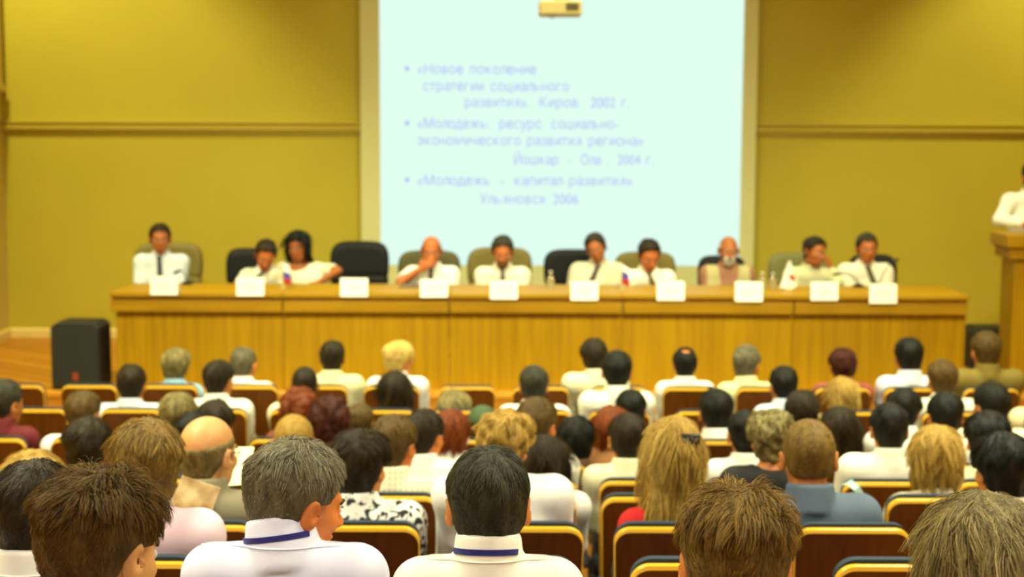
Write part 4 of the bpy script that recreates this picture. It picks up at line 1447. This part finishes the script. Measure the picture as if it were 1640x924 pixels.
def empty_label(k, x):
    px = 820 + F_PX * x / (ROWD[k] + .1)
    E = {(9, 24): 'empty plywood seat in the front row below the left stage corner', (9, 141): 'empty plywood seat in the front row below the left loudspeaker',
         (9, 748): 'empty plywood seat in the front row right of the pinned-up blonde', (9, 866): 'empty front row seat before the dark-grey-haired man',
         (8, 57): 'empty plywood seat in front of the man in dark red jacket', (8, 1131): 'empty plywood seat before the black-haired youth in white collar',
         (6, 1191): 'empty plywood seat right behind the black-haired youth in white collar', (4, 1043): 'empty plywood seat behind the pale khaki shirt man',
         (2, 482): 'empty plywood seat behind the black and white patterned shirt', (2, 811): 'empty plywood seat right behind the curly blond man',
         (2, 1125): 'empty plywood seat behind the woman with very long blonde hair', (2, 1455): 'empty plywood seat behind the blue-grey shirt man'}
    best = min((abs(p - px), lab) for (r, p), lab in E.items() if r == k) if any(r == k for r, p in E) else (0, 'empty plywood hall seat in row')
    return best[1]


def seat_person(k, x, a):
    row, px, ty_, wpx, hair, hcol, shirt, short, o = a
    o = dict(o)
    off = .252 + o.pop('fwd', 0)
    Y = ROWD[k] + off
    th = {'short': .019, 'crop': .007, 'medium': .028, 'bushy': .04, 'bob': .034, 'long': .026, 'ring': .0, 'thin': .002, 'updo': .026, 'curly': .036}[hair]
    top = at(px, ty_, Y)
    s = ppm(Y, top[2])
    ref = {'bushy': .232, 'bob': .222, 'curly': .215, 'long': .205, 'medium': .192, 'crop': .168, 'ring': .172, 'thin': .172, 'updo': .195}.get(hair, .178)
    sc = min(1.13, max(.88, wpx / s / ref))
    yaw, pitch, roll = o.pop('yaw', 0), o.pop('pitch', -6), o.pop('roll', 0)
    rootx = x + max(-.02, min(.02, top[0] - x))
    if abs(top[0] - x) > .2: print('LEAN', k, px, round(top[0] - x, 3), short)
    loc = (rootx, ROWD[k] + .272, rowz[k])
    hcz = top[2] - (.122 + th) * sc * .99
    head = (top[0] - rootx, Y - loc[1], hcz - rowz[k])
    near = k <= 1
    h = {0: .005, 1: .005, 2: .006, 3: .007, 4: .009, 5: .009}.get(k, .011)
    st = {0: 16000, 1: 13000, 2: 7000, 3: 5000, 4: 2600, 5: 2200, 6: 1500}.get(k, 1000)
    rad = {0: .00042, 1: .00045, 2: .0006, 3: .0007, 4: .0009, 5: .001}.get(k, .0013)
    ex = []
    ho = o.pop('ho', {})
    if o.pop('lan', 0): ex += [lanyard()]
    if near: ex += [shirt_yoke(tuple(int(v * .82) for v in shirt))]
    if o.pop('glass', 0): ex += [glasses()]
    cl = o.pop('clip', 0)
    if cl == 1: ex += [hair_clip((214, 206, 190), (.085, .03, -.03), (.012, .03, .016))]
    if cl == 2: ex += [hair_clip((40, 34, 26), (.05, -.115, .075), (.035, .014, .018))]
    if o.pop('ear', 0): ex += [earrings()]
    if o.pop('cap', 0): ex += [cap_hat((62, 84, 48))]
    if o.pop('chain', 0): ex += [lanyard((214, 176, 80), .006)]
    w = o.pop('wear', None)
    if w: ho = dict(ho, wear=w)
    sm = None
    if o.pop('pat', None): sm = pattern_mat('shirt_blot', (236, 234, 224), (34, 34, 32), 'blot', 26); shirt = (236, 234, 224)
    if o.pop('plaid', 0): sm = pattern_mat('shirt_check', (238, 232, 200), (206, 198, 158), 'plaid', 14)
    info = person(short_label(short, row, o), 'seated audience', loc, 0, head, yaw, pitch, roll, sc, hair, hcol, o.pop('skin', 'tan'), shirt, sm,
                  h=h, hs=max(h, .008), strands=st, srad=rad, seed=int(px) % 97 + k, extras=ex, ho=ho,
                  trousers=[('grey', (70, 64, 52)), ('navy', (34, 38, 52)), ('tan', (120, 98, 60))][int(px) % 3], eyes=abs(yaw) > 10, **o)
    return info


def short_label(short, row, o):
    tail = {9: ', seated in the front row', 8: ', seated in the second row', 7: ', seated facing the stage', 6: ', seated facing the stage', 5: ', seated mid-hall', 4: ', seated mid-hall'}.get(row, ', seen from behind')
    s = short + tail
    return short if len(s.split()) > 16 else s


build_audience()
# ------------------------------------------------------------------ the panel on the stage
def exec_chair(px, ytop, wpx, Y, rgb, label, name='executive_chair', arms=False):
    p = at(px, ytop, Y)
    s = ppm(Y, p[2])
    w = wpx / s / 2
    r = empty(name, (p[0], Y, Z_ST), PI); tag(r, label, 'office chair', 'high-backed chairs behind the desk')
    top = p[2] - Z_ST
    key = 'leather_%d_%d_%d' % rgb
    m = mat(key, rgb, .55, var=.06, scale=12, bump=.1, bscale=60, spec=.2)
    key2 = ('chair', rgb, round(w, 2), round(top, 2))

    def mk():
        def f(P):
            z0, z1 = .42, top
            zc, hz_ = (z0 + z1) / 2, (z1 - z0) / 2
            Q = P.copy()
            Q[:, 1] = P[:, 1] + .02 + (P[:, 2] - z0) * .10 - .10 * (P[:, 0] / w) ** 2 * w
            t = np.clip((P[:, 2] - z0) / (z1 - z0), 0, 1)
            ww = w * (1 - .10 * (1 - t))
            Q[:, 0] = P[:, 0] / ww * w
            # rounded panel: superellipse outline
            e = ((np.abs(Q[:, 0]) / w) ** 4.5 + (np.abs(P[:, 2] - zc) / hz_) ** 4.5) ** (1 / 4.5)
            d = smax((e - 1) * w, np.abs(Q[:, 1]) - .055, .05)
            groove = .010 * np.exp(-((P[:, 2] - (z1 - .30)) / .012) ** 2)
            return d + groove
        return surface(f, (-w - .06, -.30, .36), (w + .06, .22, top + .06), .014, 'backrest')
    me = mk(); me.materials.append(m); place('backrest', me, r)
    hs = .355
    mb = MB(); mb.box((-w * .85, .06, hs - .10), (w * .85, .50, hs - .004), .04, None, 3); mb.build('seat', m, r, angle=50)
    dk = mat('chair_frame_black', (24, 24, 20), .4)
    for sx in (-1, 1) if arms else ():
        x = sx * (w * .85 + .045)
        mb = MB(); mb.tube([(x, .10, hs - .04), (x + sx * .012, .08, hs + .05), (x + sx * .01, .12, hs + .09), (x, .30, hs + .10), (x, .36, hs + .09)], .018, 8)
        mb.box((sx * w * .6 if sx > 0 else x, .11, hs - .06), (x if sx > 0 else sx * w * .6, .15, hs - .03)); mb.build('armrest', dk, r, angle=50)
    mb = MB(); mb.cyl((0, .25, .10), (0, .25, hs - .10), .03, n=14); mb.build('gas_column', dk, r)
    for k in range(5):
        a = 2 * PI * k / 5 + .3
        mb = MB(); mb.cyl((0, .25, .10), (.27 * math.cos(a), .25 + .27 * math.sin(a), .075), .024, .015, 10)
        leg = mb.build('base_leg', dk, r)
        MB().cyl((.27 * math.cos(a) - .014, .25 + .27 * math.sin(a), .03), (.27 * math.cos(a) + .014, .25 + .27 * math.sin(a), .03), .03, n=14).build('caster', dk, leg)
    return r


OLIVE = (112, 100, 44); BLACK = (16, 18, 12); OLIVE2 = (84, 80, 40); GREYG = (120, 116, 66)
CY = 12.86
exec_chair(268, 389, 114, CY, OLIVE, 'olive high-backed chair behind the man in pale blue shirt', arms=True)
exec_chair(397, 398, 76, CY, BLACK, 'black chair behind the bowed man in patterned shirt')
exec_chair(503, 452, 60, CY, BLACK, 'low dark chair under the long-haired woman at the desk')
exec_chair(575, 387, 98, 12.78, BLACK, 'empty black leather executive chair at the desk')
exec_chair(687, 402, 104, CY, OLIVE2, 'dark olive chair behind the man holding hand to mouth')
exec_chair(800, 397, 108, CY, OLIVE, 'olive chair behind the bearded man in cream shirt', arms=True)
exec_chair(921, 400, 104, CY, BLACK, 'black chair behind the grey shirt man with tilted head')
exec_chair(1034, 404, 102, CY, OLIVE, 'olive chair behind the man bending beside a little flag', arms=True)
exec_chair(1157, 410, 80, CY, BLACK, 'black chair behind the bald man in pale vest')
exec_chair(1281, 405, 102, CY, GREYG, 'grey-olive chair behind the man leaning on his hand', arms=True)
exec_chair(1400, 408, 80, CY, BLACK, 'black chair behind the grey-haired man at desk end')


def panelist(cx, ytop, label, bodypx, hair, hcol, shirt, fwd=.15, yaw=0, pitch=-8, roll=0, sc=1.0, arms=None, **kw):
    HY = 12.50                                    # hips
    th = {'short': .019, 'crop': .007, 'medium': .028, 'ring': 0, 'thin': .003, 'long': .026}[hair or 'ring']
    Y = HY - fwd
    top = at(cx, ytop, Y)
    bx = at(bodypx, 450, HY)[0]
    root = (bx, HY, Z_ST)
    L = lambda p: v3(-(p[0] - root[0]), -(p[1] - root[1]), p[2] - root[2])
    A = None
    if arms:
        A = {}
        for s, (e, w, d, n) in arms.items():
            A[s] = (L(at(*e)), L(at(*w)), d, n)
    pc = math.cos(math.radians(pitch))
    head = L(top) - v3(0, 0, (.122 + th) * sc * (.5 + .5 * pc))
    return person(label, 'panel members at the desk', root, PI, head, yaw, pitch, roll, sc, hair, hcol, kw.pop('skin', 'stage'), shirt, kw.pop('shirt_mat', None),
                  h=.008, hs=.009, strands=900, srad=.0011, seat=.36, arms=A, nk=.144, seed=int(cx) % 50, **kw)


panelist(256, 357, 'dark-haired man in pale blue shirt and dark tie at the left desk end', 268, 'short', 'darkbrown', (206, 216, 214), .10, yaw=14, pitch=-2, extras=[tie((46, 44, 46))], skin='stagetan')
panelist(425, 384, 'man in patterned white shirt bowing his head over the desk', 388, 'short', 'darkbrown', (236, 232, 208), .30, bw=.92, yaw=10, pitch=-26, roll=-6,
         shirt_mat=pattern_mat('shirt_faint_blot', (238, 234, 208), (206, 198, 150), 'blot', 12), extras=[tie((88, 92, 70), .06)])
panelist(477, 369, 'woman with long dark hair and cream blouse at the desk', 508, 'long', 'black', (236, 228, 190), -.06, yaw=-8, pitch=-6, roll=4, bw=.88, sleeves='short', collar=False,
         ho=dict(len=.17, hw2=.095), arms={-1: ((541, 434, 12.44), (512, 452, 12.24), v3(.6, .8, -.1), v3(0, .1, 1))}, skin='stagetan')
panelist(691, 379, 'balding man in white holding his hand to his mouth', 690, 'ring', 'brown', (244, 238, 216), .20, yaw=0, pitch=-10, sc=1.03,
         arms={1: ((642, 452, 12.22), (672, 432, 12.20), v3(-.75, .25, .55), v3(0, 1, .2))}, sleeves='short', extras=[tie((70, 70, 56), .06)])
panelist(805, 377, 'dark-haired man with short beard in a cream shirt at the desk', 806, 'short', 'darkgrey', (240, 232, 196), .22, pitch=-16, sc=1.04, extras=[beard('brown', False), tie((104, 96, 84), .06)])
panelist(955, 372, 'man in grey shirt and dark tie tilting his head', 932, 'short', 'darkgrey', (206, 200, 164), .02, yaw=-8, pitch=-10, roll=14, extras=[tie((58, 28, 22))], skin='stagetan')
panelist(1040, 383, 'brown-haired man in white bending down over the desk', 1050, 'short', 'darkbrown', (246, 240, 212), .30, yaw=10, pitch=-22, sc=1.04, extras=[tie((112, 100, 56), .06)])
panelist(1167, 379, 'bald man with white beard and pale vest over plaid shirt', 1160, 'ring', 'white', (150, 96, 66), .12, pitch=-3, sc=1.0,
         shirt_mat=pattern_mat('shirt_plaid', (172, 120, 84), (92, 52, 44), 'plaid', 18), extras=[beard('white'), vest((178, 166, 112))], skin='stagetan')
panelist(1305, 378, 'man in light green shirt leaning his head on one hand', 1290, 'short', 'darkbrown', (206, 204, 152), .18, bw=.95, yaw=32, pitch=-6, roll=-10,
         arms={-1: ((1342, 452, 12.26), (1331, 430, 12.34), v3(.45, -.1, .9), v3(-.7, .5, 0))}, skin='stagetan')
panelist(1389, 372, 'grey-haired man in white shirt and olive tie at the right desk end', 1402, 'short', 'darkgrey', (238, 232, 200), .14, pitch=-4, extras=[tie((76, 70, 22))])

# the speaker behind the lectern
LYp = 12.02
hp = at(1657, 258, LYp)
bx = at(1656, 400, LYp)[0]
rt = (bx, LYp + .04, Z_ST)
Lc = lambda p: v3(-(p[0] - rt[0]), -(p[1] - rt[1]), p[2] - rt[2])
e_ = Lc(at(1600, 366, 11.90)); w_ = Lc(at(1642, 372, 11.70)); e_[2] = LH + .085; w_[2] = LH + .062
e2 = Lc(at(1735, 366, 11.90)); w2 = Lc(at(1698, 372, 11.70)); e2[2] = LH + .085; w2[2] = LH + .062
person('man in white shirt standing behind the wooden lectern', None, rt, PI, Lc(hp) - v3(0, 0, .14), 10, -12, 0, 1.0, 'short', 'black', 'tan', (238, 236, 214), None,
       h=.009, hs=.009, strands=900, srad=.0011, stand=True, nk=.144, seed=3, arms={1: (e_, w_, v3(-.3, 1, -.05), v3(0, .1, 1)), -1: (e2, w2, v3(.3, 1, -.05), v3(0, .1, 1))}, extras=[tie((40, 42, 50))])

# ------------------------------------------------------------------ small things among the audience
def near_seat(label_part):
    for o in SC.objects:
        if o.get('label', '').startswith('brown plywood seat under the ' + label_part): return o


# magazine in the pink man's hand, paper sheets on a lap, bag strap
p = at(312, 800, 4.35)
mb = MB()
M = Matrix.Translation(p) @ Matrix.Rotation(math.radians(18), 4, 'Y') @ Matrix.Rotation(math.radians(-28), 4, 'X')
mb.box((-.062, -.004, -.058), (.062, .004, .058), .002, M)
mag = mb.build('magazine', mat('magazine_print', (226, 206, 150), .35, rgb2=(140, 92, 40), scale=16))
tag(mag, 'beige printed magazine held up between the pink shirt and the grey jacket', 'magazine')
p = at(384, 734, 5.55)
mb = MB()
for k in range(2):
    M = Matrix.Translation((p[0] + .01 * k, p[1] - .12 * k, p[2] - .03 * k)) @ Matrix.Rotation(.3 * k, 4, 'Z') @ Matrix.Rotation(math.radians(25), 4, 'X')
    mb.box((-.045, -.07, -.001), (.045, .07, .001), 0, M)
pp = mb.build('paper', mat('paper_yellowish', (236, 240, 176), .7))
tag(pp, 'pale yellow paper sheets lying right of the bald man', 'paper')
mag_prop = pp
b0 = near_seat('blue-grey') or None
sx = at(1375, 800, ROWD[4] - .03)
pts = [at(1352, 776, ROWD[4] + .09), at(1360, 772, ROWD[4] + .0), at(1372, 782, ROWD[4] - .03), at(1382, 800, ROWD[4] - .03), at(1386, 840, ROWD[4] - .03), at(1386, 880, ROWD[4] - .02)]
bag = empty('shoulder_bag', (pts[-1][0], ROWD[4] - .05, rowz[4])); tag(bag, 'pale turquoise bag strap hanging over a seat behind the cream shirt man', 'bag')
bl = lambda p: v3(p[0] - bag.location.x, p[1] - bag.location.y, p[2] - bag.location.z)
ribbon('bag_strap', [bl(q) for q in pts], [v3(0, -1, .3)] * 6, .028, .003, mat('strap_turquoise', (170, 206, 196), .6), bag)
zb_ = bl(pts[-1])[2]
mb = MB(); mb.box((-.12, -.05, .30), (.12, .035, max(.42, zb_)), .03, None, 3); mb.build('bag_body', mat('bag_cloth', (70, 92, 92), .8), bag, angle=50)
# ------------------------------------------------------------------ light
def area(name, loc, size, power, rgb, target=None, size_y=None, spread=PI):
    l = bpy.data.lights.new(name, 'AREA'); l.energy = power; l.color = rgb; l.shape = 'RECTANGLE'; l.size = size; l.size_y = size_y or size; l.spread = spread
    o = bpy.data.objects.new(name, l); COL.objects.link(o); o.location = loc
    if target is not None:
        o.rotation_euler = (Vector(target) - Vector(loc)).to_track_quat('-Z', 'Y').to_euler()
    return o


def spot(name, loc, target, power, rgb, angle, blend, r=.08):
    l = bpy.data.lights.new(name, 'SPOT'); l.energy = power; l.color = rgb; l.spot_size = math.radians(angle); l.spot_blend = blend; l.shadow_soft_size = r
    o = bpy.data.objects.new(name, l); COL.objects.link(o); o.location = loc
    o.rotation_euler = (Vector(target) - Vector(loc)).to_track_quat('-Z', 'Y').to_euler()
    return o


WARM = (.95, .97, .55); SOFT = (.97, .99, .70); COOL = (.90, .96, 1.0)
# stage ceiling lamps
for x in (-3.2, 0, 3.2):
    area('stage_lamp', (x, 10.6, CEIL - .05), 1.2, 62, WARM, size_y=.6, spread=math.radians(105))
# lamps over the hall
for y in (1.2, 4.2, 7.2):
    for x in (-2.8, 2.8):
        area('hall_lamp', (x, y, CEIL - .05), 1.4, 84 if y < 2 else 172, (.97, .98, .94) if y < 2 else SOFT, size_y=1.0, spread=math.radians(125))
# added front fill, no known fixtures, to brighten the panel and name cards
for x in (-2.6, 2.6):
    area('panel_front_fill', (x, 6.6, CEIL - .25),   .6, 46, (.98, .98, .74), target=(x * .5, 11.7, 1.3), size_y=.4, spread=math.radians(70))
# added cool fill from the rear for the nearest rows, no windows there
area('rear_cool_fill', (0.6, BACK_Y + .1, 4.1), 6.0, 62, COOL, target=(0, 6, 1.2), size_y=1.8)
# wall washers at both ends of the front wall
spot('wall_washer', (-4.6, 11.9, 5.8), (-3.9, 14.1, 2.5), 520, (.97, .95, .5), 68, .6)
spot('wall_washer', (5.9, 11.9, 5.8), (5.2, 14.1, 2.5), 520, (.97, .95, .5), 68, .6)

w = bpy.data.worlds.new('World'); SC.world = w; w.use_nodes = True
w.node_tree.nodes['Background'].inputs[0].default_value = (1, .85, .6, 1)
w.node_tree.nodes['Background'].inputs[1].default_value = .05

# ------------------------------------------------------------------ camera and view
cd = bpy.data.cameras.new('camera'); co = bpy.data.objects.new('camera', cd); COL.objects.link(co)
co.matrix_world = Matrix.Translation(CAM) @ ROT.to_4x4()
cd.sensor_width = 36.0; cd.lens = F_PX / W_PX * 36.0; cd.clip_end = 60
cd.dof.use_dof = True; cd.dof.focus_distance = 2.75; cd.dof.aperture_fstop = 4.3
SC.camera = co
SC.view_settings.view_transform = 'Standard'; SC.view_settings.look = 'None'
SC.view_settings.gamma = 1.0; SC.view_settings.use_curve_mapping = False
SC.view_settings.exposure = 0.1
SC.cycles.use_denoising = True
